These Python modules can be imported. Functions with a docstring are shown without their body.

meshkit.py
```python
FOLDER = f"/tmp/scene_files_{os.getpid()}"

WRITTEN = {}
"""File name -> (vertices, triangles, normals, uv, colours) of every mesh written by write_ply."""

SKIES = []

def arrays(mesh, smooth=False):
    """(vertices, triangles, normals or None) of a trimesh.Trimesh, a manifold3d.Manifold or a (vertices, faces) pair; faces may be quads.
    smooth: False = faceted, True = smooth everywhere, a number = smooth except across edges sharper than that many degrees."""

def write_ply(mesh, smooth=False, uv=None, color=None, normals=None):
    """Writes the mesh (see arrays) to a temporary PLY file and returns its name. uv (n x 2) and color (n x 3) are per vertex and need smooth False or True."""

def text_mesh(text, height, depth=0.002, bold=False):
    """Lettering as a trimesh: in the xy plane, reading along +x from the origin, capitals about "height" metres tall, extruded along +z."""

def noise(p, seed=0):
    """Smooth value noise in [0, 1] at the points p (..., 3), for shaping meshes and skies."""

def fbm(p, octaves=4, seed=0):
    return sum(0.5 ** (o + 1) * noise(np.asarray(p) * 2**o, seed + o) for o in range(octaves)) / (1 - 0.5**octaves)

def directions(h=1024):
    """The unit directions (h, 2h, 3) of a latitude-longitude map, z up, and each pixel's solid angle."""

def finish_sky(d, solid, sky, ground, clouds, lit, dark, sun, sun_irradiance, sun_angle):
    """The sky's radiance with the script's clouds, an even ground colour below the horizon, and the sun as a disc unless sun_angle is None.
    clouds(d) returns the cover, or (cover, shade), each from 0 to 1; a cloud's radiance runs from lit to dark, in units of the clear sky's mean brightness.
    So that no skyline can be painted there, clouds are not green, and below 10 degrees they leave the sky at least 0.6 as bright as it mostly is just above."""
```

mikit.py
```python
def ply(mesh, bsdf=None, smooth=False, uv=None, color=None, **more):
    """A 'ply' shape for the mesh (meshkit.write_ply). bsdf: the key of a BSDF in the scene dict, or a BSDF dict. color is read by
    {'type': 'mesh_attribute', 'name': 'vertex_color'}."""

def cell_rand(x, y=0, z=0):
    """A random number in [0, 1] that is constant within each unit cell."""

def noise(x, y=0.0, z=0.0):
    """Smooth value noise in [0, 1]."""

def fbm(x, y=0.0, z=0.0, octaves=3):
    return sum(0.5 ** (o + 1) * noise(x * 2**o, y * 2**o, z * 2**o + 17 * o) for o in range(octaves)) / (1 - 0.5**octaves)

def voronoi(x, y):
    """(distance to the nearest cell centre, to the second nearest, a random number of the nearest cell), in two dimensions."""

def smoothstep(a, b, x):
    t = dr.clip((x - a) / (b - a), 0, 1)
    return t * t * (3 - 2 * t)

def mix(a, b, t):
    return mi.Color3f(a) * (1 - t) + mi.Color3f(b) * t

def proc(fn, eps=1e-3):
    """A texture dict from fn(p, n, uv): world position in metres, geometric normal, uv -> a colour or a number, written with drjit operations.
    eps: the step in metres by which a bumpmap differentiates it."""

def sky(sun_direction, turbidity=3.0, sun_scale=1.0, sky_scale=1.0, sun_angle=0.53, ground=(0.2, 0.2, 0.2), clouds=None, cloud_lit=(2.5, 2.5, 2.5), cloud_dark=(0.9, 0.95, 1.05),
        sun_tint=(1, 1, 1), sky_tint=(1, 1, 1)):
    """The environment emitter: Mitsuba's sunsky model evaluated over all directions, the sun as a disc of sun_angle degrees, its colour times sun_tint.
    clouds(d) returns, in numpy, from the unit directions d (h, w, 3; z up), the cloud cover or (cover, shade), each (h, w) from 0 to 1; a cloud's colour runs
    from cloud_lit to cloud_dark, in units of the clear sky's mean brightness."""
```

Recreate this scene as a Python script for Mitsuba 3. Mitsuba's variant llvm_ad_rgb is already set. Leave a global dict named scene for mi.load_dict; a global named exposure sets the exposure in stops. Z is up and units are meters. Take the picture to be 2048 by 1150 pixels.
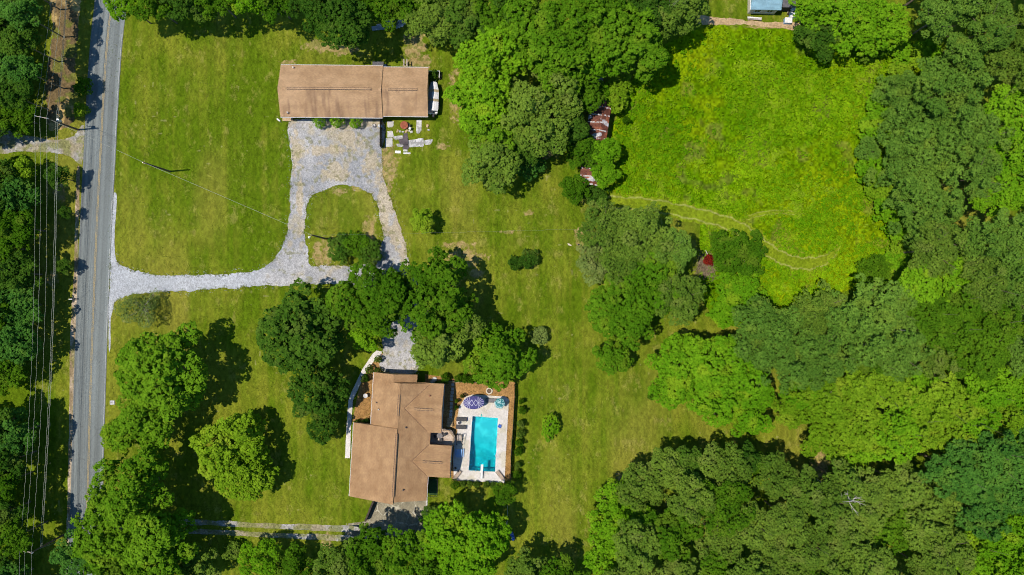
import math
import numpy as np
import trimesh
import manifold3d as m3
import shapely
from shapely.geometry import Polygon, Point, LineString
import drjit as dr
import mitsuba as mi
import mikit
from mikit import proc, ply, noise, fbm, voronoi, cell_rand, smoothstep, mix

T = mi.ScalarTransform4f

# ------------------------------------------------------------------ camera, sky, exposure
HC = 122.88                      # flying height of the camera in metres
scene = {
    'camera': {'type': 'perspective', 'fov': 73.74, 'fov_axis': 'x', 'near_clip': 1.0, 'far_clip': 5000.0,
               'to_world': T().look_at(origin=[0, 0, HC], target=[0, 0, 0], up=[0, 1, 0])},
    'sky': mikit.sky((-0.378, -0.034, 0.925), turbidity=3, sun_tint=(0.95, 1.0, 1.11), sky_tint=(0.82, 1.04, 1.15), ground=(0.08, 0.10, 0.04)),
}
exposure = 1.8
labels = {'sky': {'label': 'clear daylight sky over the homestead', 'kind': 'structure'}}

# ------------------------------------------------------------------ helpers
GSD = 0.09                       # metres on the ground per pixel of the surveyed plan (2048 x 1150)


def W(px, py, h=0.0):
    """Plan position to metres, for a point that stands h above the ground."""
    s = GSD * (1 - h / HC)
    return np.array([(px - 1024) * s, (575 - py) * s, h])


used = {}


def numbered(name):
    n = used.get(name, 0)
    used[name] = n + 1
    return name if n == 0 else f'{name}_{n:03d}'


def tag(key, label, cat=None, group=None, kind=None):
    d = {'label': label} if label else {}
    if cat:
        d['category'] = cat
    if group:
        d['group'] = group
    if kind:
        d['kind'] = kind
    labels[key] = d
    return key


def thing(name, label, cat, group=None):
    return tag(numbered(name), label, cat, group)


def part(parent, name, mesh, mat, smooth=False, label=None, kind=None, to_world=None):
    key = numbered(f'{parent}__{name}')
    more = {} if to_world is None else {'to_world': to_world}
    scene[key] = mesh_dict(mesh, mat, smooth, **more)
    if label or kind:
        tag(key, label, kind=kind)
    return key


_cache = {}


def mesh_dict(mesh, mat, smooth=False, **more):
    if isinstance(mesh, str):
        return {**_cache[mesh], 'bsdf': {'type': 'ref', 'id': mat}, **more}
    return ply(mesh, mat, smooth=smooth, **more)


def single(name, mesh, mat, label, cat=None, group=None, kind=None, smooth=False):
    key = numbered(name)
    scene[key] = mesh_dict(mesh, mat, smooth)
    return tag(key, label, cat, group, kind)


def cat_(ms):
    return trimesh.util.concatenate(ms)


def box(cx, cy, z0, sx, sy, sz, rot=0.0, bev=0.0):
    """Box standing on z0, turned by rot degrees about its own upright axis, optionally with chamfered edges."""
    if bev > 0:
        e = np.array([sx, sy, sz]) / 2
        p = []
        for k in range(3):
            q = np.array([[a, b, c] for a in (-1, 1) for b in (-1, 1) for c in (-1, 1)], float) * (e - bev)
            q[:, k] = np.sign(q[:, k]) * e[k]
            p.append(q)
        m = trimesh.convex.convex_hull(np.vstack(p))
    else:
        m = trimesh.creation.box((sx, sy, sz))
    m.apply_transform(trimesh.transformations.rotation_matrix(math.radians(rot), [0, 0, 1]))
    m.apply_translation([cx, cy, z0 + sz / 2])
    return m


def cyl(x, y, z0, r, h, n=16, r2=None):
    a = np.arange(n) * 2 * np.pi / n
    r2 = r if r2 is None else r2
    v = [[x + r * math.cos(t), y + r * math.sin(t), z0] for t in a] + [[x + r2 * math.cos(t), y + r2 * math.sin(t), z0 + h] for t in a] + [[x, y, z0], [x, y, z0 + h]]
    f = []
    for i in range(n):
        j = (i + 1) % n
        f += [[i, j, n + j], [i, n + j, n + i], [2 * n, j, i], [2 * n + 1, n + i, n + j]]
    return trimesh.Trimesh(v, f, process=False)


def tube(pts, radii, n=6):
    pts = np.asarray(pts, float)
    radii = np.broadcast_to(np.asarray(radii, float), (len(pts),))
    d = np.gradient(pts, axis=0)
    d /= np.linalg.norm(d, axis=1, keepdims=True) + 1e-12
    up = np.array([0, 0, 1.0]) if abs(d[0][2]) < 0.9 else np.array([1.0, 0, 0])
    v = []
    for p, t, r in zip(pts, d, radii):
        s = np.cross(t, up)
        s /= np.linalg.norm(s) + 1e-12
        u = np.cross(s, t)
        for k in range(n):
            a = 2 * np.pi * k / n
            v.append(p + r * (math.cos(a) * s + math.sin(a) * u))
    f = []
    m = len(pts)
    for i in range(m - 1):
        for k in range(n):
            a, b = i * n + k, i * n + (k + 1) % n
            f += [[a, b, b + n], [a, b + n, a + n]]
    v += [pts[0], pts[-1]]
    for k in range(n):
        f += [[len(v) - 2, (k + 1) % n, k], [len(v) - 1, (m - 1) * n + k, (m - 1) * n + (k + 1) % n]]
    return trimesh.Trimesh(np.array(v), np.array(f), process=False)


def spline(pts, closed=True, per=8):
    """Catmull-Rom curve through the points."""
    p = np.asarray(pts, float)
    n = len(p)
    out = []
    for i in range(n if closed else n - 1):
        if closed:
            a, b, c, d = p[(i - 1) % n], p[i], p[(i + 1) % n], p[(i + 2) % n]
        else:
            a, b, c, d = p[max(i - 1, 0)], p[i], p[i + 1], p[min(i + 2, n - 1)]
        for t in np.arange(per) / per:
            out.append(0.5 * (2 * b + (c - a) * t + (2 * a - 5 * b + 4 * c - d) * t * t + (3 * b - a - 3 * c + d) * t ** 3))
    if not closed:
        out.append(p[-1])
    return np.array(out)


def outline(pts, smooth=True, jit=0.0, step=0.3, seed=1):
    """Polygon in metres from plan points, with a ragged edge of about jit metres."""
    p = spline(pts) if smooth else np.asarray(pts, float)
    p = np.array([W(a, b)[:2] for a, b in p])
    if jit > 0:
        ring = LineString(np.vstack([p, p[:1]]))
        n = max(8, int(ring.length / step))
        q = np.array([ring.interpolate(i / n, normalized=True).coords[0] for i in range(n)])
        d = np.roll(q, -1, 0) - np.roll(q, 1, 0)
        nrm = np.stack([d[:, 1], -d[:, 0]], 1) / (np.linalg.norm(d, axis=1, keepdims=True) + 1e-9)
        import meshkit
        c = np.concatenate([q, np.full((n, 1), seed * 7.3)], 1)
        off = (meshkit.fbm(c * 0.5, 2, seed) - 0.5) * 2 + (meshkit.fbm(c * 2.2, 2, seed + 9) - 0.5) * 1.6
        p = q + nrm * (off * jit)[:, None]
    g = Polygon(p)
    return g if g.is_valid else g.buffer(0)


def flat(poly, z):
    ms = []
    for g in getattr(poly, 'geoms', [poly]):
        if g.area < 1e-4:
            continue
        v, f = trimesh.creation.triangulate_polygon(g, engine='earcut')
        v = np.c_[v, np.full(len(v), z)]
        a = v[f]
        up = np.cross(a[:, 1] - a[:, 0], a[:, 2] - a[:, 0])[:, 2] < 0
        f = np.array(f)
        f[up] = f[up][:, ::-1]
        ms.append(trimesh.Trimesh(v, f, process=False))
    return cat_(ms)


def slab(poly, z0, z1):
    ms = []
    for g in getattr(poly, 'geoms', [poly]):
        m = trimesh.creation.extrude_polygon(g, z1 - z0, engine='earcut')
        m.apply_translation([0, 0, z0])
        ms.append(m)
    return cat_(ms)


def structure(name, mesh, mat, label, smooth=False):
    return single(name, mesh, mat, label, kind='structure', smooth=smooth)


# ------------------------------------------------------------------ materials (linear base colours)
def rgb(*c):
    return {'type': 'rgb', 'value': list(c)}


def mat(name, col, rough=0.7, metal=0.0, spec=0.3, bump=None, scale=0.02, eps=0.02, **more):
    base = proc(col) if callable(col) else rgb(*col)
    b = {'type': 'principled', 'base_color': base, 'roughness': rough, 'metallic': metal, 'specular': spec, **more}
    if bump is not None:
        b = {'type': 'bumpmap', 'arbitrary': {**proc(bump, eps=eps)}, 'scale': scale, 'bsdf': b}
    scene[name] = {'type': 'twosided', 'bsdf': b}
    return name


def patch_mask(x, y, spots, freq=0.9, rag=0.9, seed=0.0):
    """Ragged patches at known places: spots are (plan x, plan y, half width, half depth in plan units)."""
    nz = fbm(x * freq + seed, y * freq - seed, 3.3 + seed, octaves=3)
    nf = noise(x * 3.1 + 7, y * 3.1, seed)
    m = mi.Float(0)
    for px, py, a, b in spots:
        c = W(px, py)
        d = dr.sqrt(dr.square((x - c[0]) / (a * GSD)) + dr.square((y - c[1]) / (b * GSD)))
        m = dr.maximum(m, smoothstep(0.35, -0.25, d - 1 + (nz - 0.5) * 2.2 * rag + (nf - 0.5) * 0.9))
    return m


DIRT = [(828, 98, 20, 34), (835, 125, 26, 14), (778, 330, 14, 50), (772, 325, 6, 20), (738, 455, 12, 22), (733, 480, 13, 16), (676, 385, 12, 8), (715, 375, 10, 6),
        (655, 508, 12, 30), (637, 515, 8, 24), (925, 515, 34, 14), (952, 548, 16, 6), (1015, 464, 14, 3), (920, 490, 22, 6), (1165, 490, 12, 12), (1160, 470, 8, 14), (1250, 965, 22, 16), (1235, 985, 14, 12),
        (885, 292, 10, 6), (1095, 303, 24, 12), (1240, 302, 10, 12), (1235, 330, 12, 14), (1056, 426, 8, 6), (640, 92, 30, 10), (690, 100, 20, 8), (575, 125, 14, 6), (910, 195, 10, 40), 
        (655, 1085, 10, 14), (1530, 55, 60, 3), (90, 290, 60, 12), (105, 560, 10, 14), (120, 385, 12, 16), (1800, 522, 22, 12), (1270, 1150, 20, 6), (1640, 925, 16, 22), (1765, 905, 10, 10)]


def lawn(p, n, uv):
    x, y = p.x, p.y
    big = fbm(x * 0.045 + 3, y * 0.045, 1.0, octaves=3)
    mid = fbm(x * 0.30, y * 0.22, 5.0, octaves=4)
    mow = fbm(x * 0.85 + 9, y * 0.05, 2.0, octaves=2)
    fine = noise(x * 2.6, y * 1.5, 1.0)
    grain = noise(x * 6.5, y * 5.0, 4.0)
    t = dr.clip(0.42 + (big - 0.5) * 1.5 + (mid - 0.5) * 1.5 + (mow - 0.5) * 0.9 + (noise(x * 2.1, y * 0.04, 6.0) - 0.5) * 0.45, 0, 1)
    c = mix((0.076, 0.128, 0.0052), (0.152, 0.178, 0.0160), t)
    # drier turf where the yard is driven over and mown short
    dry = smoothstep(0.52, 0.74, fbm(x * 0.10 + 40, y * 0.03 + 7, 0.5, octaves=3))
    c = mix(c, (0.190, 0.184, 0.028), dry * 0.65)
    straw = 0.7 * smoothstep(0.62, 0.85, noise(x * 0.7, y * 0.5, 8.0) * 0.5 + noise(x * 2.1, y * 1.3, 3.0) * 0.3 + grain * 0.2) * 0.55
    c = mix(c, (0.25, 0.225, 0.06), straw)
    c = c * (0.62 + 0.42 * fine + 0.36 * grain)
    speck = smoothstep(0.93, 0.97, noise(x * 1.3 + 50, y * 1.3)) * smoothstep(0.4, 0.6, noise(x * 0.2, y * 0.2, 30.0))
    c = mix(c, (0.30, 0.28, 0.12), speck * 0.4)
    d = patch_mask(x, y, DIRT)
    dirt = mix((0.30, 0.205, 0.095), (0.40, 0.30, 0.15), noise(x * 1.7, y * 1.7, 2.0)) * (0.75 + 0.5 * grain)
    return mix(c, dirt, d * (0.35 + 0.4 * smoothstep(0.35, 0.6, noise(x * 1.9, y * 1.9, 11.0))))


def grass_height(p, n, uv):
    return fbm(p.x * 2.2, p.y * 2.2, 0.3, octaves=3)


mat('lawn_grass', lawn, 0.95, spec=0.0, bump=grass_height, scale=0.35, eps=0.06)


def meadow(p, n, uv):
    x, y = p.x, p.y
    big = fbm(x * 0.06 + 11, y * 0.06, 1.0, octaves=3)
    mid = fbm(x * 0.45, y * 0.45, 6.0, octaves=3)
    fine = noise(x * 3.0, y * 3.0, 1.0)
    t = dr.clip(0.4 + (big - 0.5) * 2.0 + (mid - 0.5) * 1.5, 0, 1)
    c = mix((0.075, 0.165, 0.0012), (0.165, 0.240, 0.0025), t)
    weeds = smoothstep(0.56, 0.70, fbm(x * 0.25 + 3, y * 0.25, 9.0, octaves=3))
    c = mix(c, (0.125, 0.145, 0.025), weeds * 0.6)
    return c * (0.50 + 0.95 * fine)


mat('meadow_grass', meadow, 0.95, spec=0.0, bump=grass_height, scale=0.55, eps=0.06)


def mown(p, n, uv):
    x, y = p.x, p.y
    st = fbm(x * 0.25, y * 0.25, 2.0, octaves=3)
    edge = dr.abs(uv.x - 0.5) * 2
    rut = smoothstep(0.16, 0.0, dr.abs(edge - 0.6)) * (0.5 + 0.5 * noise(x * 0.6, y * 0.6))
    c = mix((0.110, 0.180, 0.006), (0.175, 0.225, 0.013), st)
    c = mix(c, (0.28, 0.30, 0.085), rut * 0.9)
    return c * (0.72 + 0.56 * noise(x * 3.5, y * 3.5))


mat('mown_grass', mown, 0.95, spec=0.0, bump=grass_height, scale=0.25, eps=0.06)


def asphalt(p, n, uv):
    x, y, u, v = p.x, p.y, uv.x, uv.y
    w = dr.minimum(dr.abs(dr.abs(u - 1.5) - 0.78), 9.0)
    w = dr.minimum(w, dr.abs(dr.abs(u + 1.5) - 0.78))
    track = smoothstep(0.45, 0.1, w)
    streak = noise(u * 4.0, v * 0.06, 1.0)
    c = 0.150 + 0.035 * track + 0.03 * (streak - 0.5) + 0.05 * (fbm(x * 0.4, y * 0.12, 2.0) - 0.5)
    c = c * (0.93 + 0.14 * noise(x * 7, y * 7))
    cr = voronoi(u * 0.55 + 0.2 * noise(x * 2, y * 2), v * 0.16)
    c = c * (1 - 0.14 * smoothstep(0.05, 0.01, cr[1] - cr[0]))
    c = c * (1 + 0.10 * (cell_rand(dr.floor(v / 31.0), dr.floor(u * 0.5 + 20), 5) - 0.5))
    return mi.Color3f(c * 0.79, c * 0.94, c * 0.95)


mat('asphalt', asphalt, 0.75, spec=0.35)
mat('yellow_paint', lambda p, n, uv: mix((0.36, 0.27, 0.10), (0.22, 0.20, 0.14), smoothstep(0.45, 0.75, noise(p.x * 2, p.y * 1.3) * 0.5 + noise(p.x * 9, p.y * 9) * 0.5)), 0.7)
mat('white_paint', lambda p, n, uv: mix((0.34, 0.36, 0.36), (0.20, 0.22, 0.22), smoothstep(0.4, 0.7, noise(p.x * 3, p.y * 0.8))), 0.7)

TAN = [(795, 450, 12, 60), (780, 400, 10, 40), (805, 510, 10, 30), (600, 400, 5, 60), (668, 340, 22, 20), (698, 278, 24, 14), (745, 320, 14, 28), (770, 400, 10, 60), (757, 350, 14, 18), (592, 300, 8, 40), (700, 250, 60, 8), (655, 300, 40, 8)]


def gravel(p, n, uv):
    x, y = p.x, p.y
    f1, f2, r = voronoi(x * 7.5, y * 7.5)
    a = fbm(x * 0.22, y * 0.22, 2.0, octaves=3)
    c = mix((0.255, 0.268, 0.285), (0.37, 0.375, 0.38), smoothstep(0.3, 0.7, a))
    west = smoothstep(-42, -48, x)
    c = mix(c, (0.36, 0.395, 0.43), west * 0.7)
    tan = patch_mask(x, y, TAN, freq=0.6, rag=1.2, seed=2.0)
    c = mix(c, (0.39, 0.325, 0.20), tan * 0.65)
    tan2 = smoothstep(0.56, 0.75, fbm(x * 0.5 + 8, y * 0.5, 4.0, octaves=3)) * smoothstep(-48, -40, x)
    c = mix(c, (0.36, 0.315, 0.21), tan2 * 0.6)
    weed = smoothstep(0.62, 0.74, fbm(x * 1.3, y * 1.3 + 4, 7.0, octaves=3)) * smoothstep(-46, -40, x)
    c = mix(c, (0.17, 0.17, 0.06), weed * 0.6)
    return c * (0.76 + 0.46 * r) * (0.84 + 0.32 * noise(x * 3.2, y * 3.2))


mat('gravel_stone', gravel, 0.85, spec=0.2, bump=lambda p, n, uv: noise(p.x * 6.5, p.y * 6.5), scale=0.05, eps=0.03)


def pale_gravel(p, n, uv):
    x, y = p.x, p.y
    r = voronoi(x * 4, y * 4)[2]
    c = mix((0.31, 0.275, 0.18), (0.36, 0.36, 0.345), smoothstep(0.35, 0.65, fbm(x * 0.4, y * 0.4, 3.0)))
    weed = smoothstep(0.42, 0.62, fbm(x * 0.9, y * 0.9, 1.0))
    return mix(c * 0.85, (0.15, 0.17, 0.04), weed * 0.7) * (0.7 + 0.5 * r)


mat('pale_gravel', pale_gravel, 0.85, spec=0.2, bump=lambda p, n, uv: noise(p.x * 4, p.y * 4), scale=0.05, eps=0.03)


def dry_verge(p, n, uv):
    x, y = p.x, p.y
    a = fbm(x * 0.35, y * 0.25, 2.0, octaves=4)
    c = mix((0.13, 0.095, 0.045), (0.38, 0.28, 0.11), smoothstep(0.48, 0.70, a))  # brown soil and straw; dark mottling also paints the dappled tree shade
    g = smoothstep(0.56, 0.66, fbm(x * 0.5 + 5, y * 0.5, 6.0, octaves=3))
    return mix(c, (0.11, 0.13, 0.02), g * 0.8) * (0.65 + 0.7 * noise(x * 4, y * 4))


mat('dappled_verge_soil', dry_verge, 0.9, spec=0.1, bump=grass_height, scale=0.3, eps=0.06)


def shoulder(p, n, uv):
    x, y = p.x, p.y
    c = mix((0.22, 0.17, 0.10), (0.40, 0.33, 0.24), smoothstep(0.35, 0.7, fbm(x * 1.5, y * 0.4, 2.0, octaves=3)))
    g = smoothstep(0.62, 0.72, fbm(x * 1.0 + 5, y * 0.5, 6.0, octaves=3))
    return mix(c, (0.13, 0.14, 0.03), g * 0.6) * (0.7 + 0.6 * noise(x * 6, y * 6))


mat('shoulder_gravel', shoulder, 0.9, spec=0.1, bump=lambda p, n, uv: noise(p.x * 5, p.y * 5), scale=0.05, eps=0.03)


def concrete(light, dark, stain, amount=0.5):
    def fn(p, n, uv):
        x, y = p.x, p.y
        c = mix(dark, light, smoothstep(0.3, 0.7, fbm(x * 0.5, y * 0.5, 1.0, octaves=4)))
        s = smoothstep(0.52, 0.70, fbm(x * 0.7 + 3, y * 0.7, 5.0, octaves=3))
        return mix(c, stain, s * amount) * (0.88 + 0.24 * noise(x * 6, y * 6))
    return fn


mat('pool_concrete', concrete((0.55, 0.535, 0.515), (0.49, 0.47, 0.43), (0.42, 0.39, 0.26), 0.5), 0.8, spec=0.2)
mat('walk_concrete', concrete((0.57, 0.56, 0.535), (0.50, 0.49, 0.465), (0.40, 0.39, 0.34), 0.5), 0.8, spec=0.2)


def apron(p, n, uv):
    x, y = p.x, p.y
    f1, f2, r = voronoi(x * 0.42 + 0.3, y * 0.42)
    crack = smoothstep(0.09, 0.02, f2 - f1 + 0.12 * (noise(x * 2, y * 2) - 0.5))
    c = mix((0.15, 0.14, 0.10), (0.30, 0.28, 0.20), fbm(x * 0.9, y * 0.9, 2.0, octaves=4))
    return mix(c, (0.46, 0.45, 0.36), crack * 0.7) * (0.8 + 0.4 * noise(x * 6, y * 6))


mat('old_concrete', apron, 0.85, spec=0.2)


def pine_straw(p, n, uv):
    x, y = p.x, p.y
    c = mix((0.21, 0.115, 0.038), (0.36, 0.215, 0.082), fbm(x * 0.8, y * 0.8, 1.0, octaves=4))
    return c * (0.65 + 0.7 * noise(x * 7, y * 7))


mat('pine_straw', pine_straw, 0.9, spec=0.1, bump=lambda p, n, uv: noise(p.x * 6, p.y * 6), scale=0.06, eps=0.03)
mat('bare_soil', lambda p, n, uv: mix((0.30, 0.20, 0.10), (0.46, 0.36, 0.22), fbm(p.x * 0.6, p.y * 0.6, 1.0, octaves=4)) * (0.7 + 0.6 * noise(p.x * 5, p.y * 5)), 0.9, spec=0.1)


def leaf_colour(dark, light, odd):
    def fn(p, n, uv):
        x, y, z = p.x, p.y, p.z
        t = noise(x * 0.10, y * 0.10, 3.0)
        cl = noise(x * 0.9, y * 0.9, z * 0.9)
        r = cell_rand(dr.floor(x * 3.1), dr.floor(y * 3.1), dr.floor(z * 3.1))
        c = mix(dark, light, dr.clip(0.15 + (t - 0.5) * 0.9 + (cl - 0.3) * 0.8 + (r - 0.5) * 0.55, 0, 1))
        return mix(c, odd, smoothstep(0.62, 0.85, noise(x * 0.45 + 20, y * 0.45, z * 0.45)) * 0.45)
    return fn


def leaf(name, dark, light, odd, trans=0.4):
    scene[name] = {'type': 'principledthin', 'base_color': proc(leaf_colour(dark, light, odd)), 'roughness': 0.55, 'diff_trans': trans, 'eta': 1.35}


leaf('leaf_green', (0.042, 0.120, 0.005), (0.100, 0.215, 0.010), (0.15, 0.23, 0.02))
leaf('leaf_mid', (0.062, 0.165, 0.006), (0.145, 0.290, 0.014), (0.20, 0.30, 0.02))
leaf('leaf_bright', (0.085, 0.230, 0.006), (0.190, 0.380, 0.014), (0.27, 0.38, 0.02))
leaf('leaf_yellow', (0.110, 0.225, 0.008), (0.230, 0.375, 0.020), (0.30, 0.40, 0.03))
leaf('leaf_dark', (0.030, 0.088, 0.008), (0.085, 0.175, 0.017), (0.13, 0.19, 0.03))
leaf('leaf_teal', (0.036, 0.120, 0.016), (0.095, 0.235, 0.030), (0.14, 0.25, 0.03))
leaf('leaf_olive', (0.078, 0.155, 0.016), (0.180, 0.285, 0.034), (0.19, 0.24, 0.05))
leaf('leaf_pine', (0.075, 0.170, 0.020), (0.165, 0.300, 0.038), (0.19, 0.29, 0.035))
leaf('leaf_silver', (0.12, 0.18, 0.038), (0.22, 0.30, 0.075), (0.24, 0.27, 0.08))
leaf('leaf_red', (0.12, 0.012, 0.008), (0.36, 0.035, 0.02), (0.10, 0.06, 0.015), 0.3)
leaf('leaf_meadow_a', (0.085, 0.220, 0.003), (0.220, 0.400, 0.006), (0.26, 0.40, 0.01))
leaf('leaf_meadow_b', (0.115, 0.235, 0.004), (0.250, 0.410, 0.008), (0.27, 0.37, 0.03))
leaf('leaf_lawn', (0.080, 0.128, 0.008), (0.160, 0.185, 0.022), (0.23, 0.20, 0.06))
mat('leaf_mat', lambda p, n, uv: mix((0.02, 0.06, 0.02), (0.05, 0.11, 0.03), noise(p.x * 4, p.y * 4)), 0.9)
mat('bark', lambda p, n, uv: mix((0.10, 0.075, 0.05), (0.20, 0.165, 0.125), noise(p.x * 6, p.y * 6, p.z * 1.2)), 0.9)
mat('brush', lambda p, n, uv: mix((0.085, 0.062, 0.042), (0.27, 0.21, 0.14), noise(p.x * 5, p.y * 5, p.z * 2)), 0.9)
mat('dead_wood', lambda p, n, uv: mix((0.24, 0.225, 0.20), (0.42, 0.40, 0.37), noise(p.x * 5, p.y * 5, p.z * 2)), 0.85)


def shingles(dark, light, stain, streaks=None):
    def fn(p, n, uv):
        x, y, z = p.x, p.y, p.z
        along = dr.select(dr.abs(n.x) > dr.abs(n.y), y, x)
        a = noise(along * 0.55, z * 4.0, 2.0)
        b = fbm(along * 0.9 + 4, z * 2.2, 6.0, octaves=3)
        tab = cell_rand(dr.floor(along * 3.2 + 0.5 * dr.floor(z * 18)), dr.floor(z * 18), 1)
        c = mix(dark, light, dr.clip(0.5 + (a - 0.5) * 0.6 + (b - 0.5) * 0.9, 0, 1)) * (0.90 + 0.20 * tab)
        s = smoothstep(0.48, 0.80, noise(along * 1.1, z * 0.9, 9.0) * 0.4 + noise(along * 3.0, z * 1.1, 3.0) * 0.3 + fbm(along * 0.6, z * 1.5, 5.0) * 0.3)
        if streaks:
            s = s * streaks(p, n)
        else:
            s = s * 0.25
        return mix(c, stain, s)
    return fn


mat('house_shingles', shingles((0.255, 0.152, 0.076), (0.372, 0.238, 0.126), (0.20, 0.122, 0.064)), 0.85, spec=0.2)
# the shop's south slope carries dark run-off stains below the ridge
mat('shop_shingles', shingles((0.295, 0.188, 0.102), (0.410, 0.275, 0.160), (0.16, 0.10, 0.064),
                              lambda p, n: dr.select(n.y < -0.1, 0.70, 0.06)), 0.85, spec=0.2)
mat('ridge_vent_black', (0.085, 0.065, 0.052), 0.7)
mat('valley_shade', (0.16, 0.095, 0.060), 0.7)  # dark brown that paints the shadow lines of the roof valleys
mat('trim_white', (0.62, 0.62, 0.60), 0.5)
mat('gutter_grey', (0.42, 0.43, 0.44), 0.45)
mat('siding_cream', lambda p, n, uv: mi.Color3f(0.50, 0.45, 0.36) * (0.85 + 0.15 * smoothstep(0.1, 0.2, p.z * 6 - dr.floor(p.z * 6))), 0.7)
mat('brick_wall', lambda p, n, uv: mix((0.22, 0.10, 0.065), (0.34, 0.18, 0.12), cell_rand(dr.floor((p.x + p.y) * 4.5 + 0.5 * dr.floor(p.z * 13)), dr.floor(p.z * 13), 0)), 0.85)
mat('dark_timber', lambda p, n, uv: mix((0.035, 0.028, 0.022), (0.075, 0.060, 0.046), noise(p.x * 3, p.y * 3, p.z * 2)), 0.85)
mat('grey_timber', lambda p, n, uv: mix((0.27, 0.235, 0.20), (0.44, 0.40, 0.36), noise(p.x * 1.5, p.y * 5, p.z * 2)), 0.85)
mat('deck_timber', lambda p, n, uv: mix((0.34, 0.26, 0.20), (0.56, 0.48, 0.40), noise(p.x * 2.0, p.y * 6, 1.0)), 0.85)
mat('tan_timber', lambda p, n, uv: mix((0.36, 0.26, 0.15), (0.50, 0.38, 0.23), noise(p.x * 4, p.y * 4, p.z * 2)), 0.8)
mat('pole_wood', lambda p, n, uv: mix((0.085, 0.060, 0.042), (0.15, 0.115, 0.085), noise(p.x * 4, p.y * 4, p.z * 0.8)), 0.9)
mat('galvanised', (0.60, 0.63, 0.66), 0.45, metal=0.6)
mat('wire_metal', (0.28, 0.31, 0.27), 0.5, metal=0.3)
mat('dark_metal', (0.045, 0.047, 0.05), 0.5, metal=0.3)
mat('ceramic', (0.66, 0.70, 0.74), 0.3)
mat('glass_pane', (0.02, 0.028, 0.035), 0.08, spec=0.8)
mat('white_plastic', (0.64, 0.64, 0.63), 0.4)
mat('blue_plastic', (0.03, 0.10, 0.42), 0.35)
mat('pale_blue', (0.26, 0.44, 0.72), 0.5)
mat('teal_plastic', (0.01, 0.36, 0.34), 0.4)
mat('charcoal_fabric', (0.055, 0.055, 0.06), 0.8)
mat('grey_fabric', lambda p, n, uv: mi.Color3f(0.16, 0.155, 0.16) * (0.8 + 0.4 * noise(p.x * 8, p.y * 8)), 0.85)
mat('tan_fabric', (0.34, 0.27, 0.21), 0.85)
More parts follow.
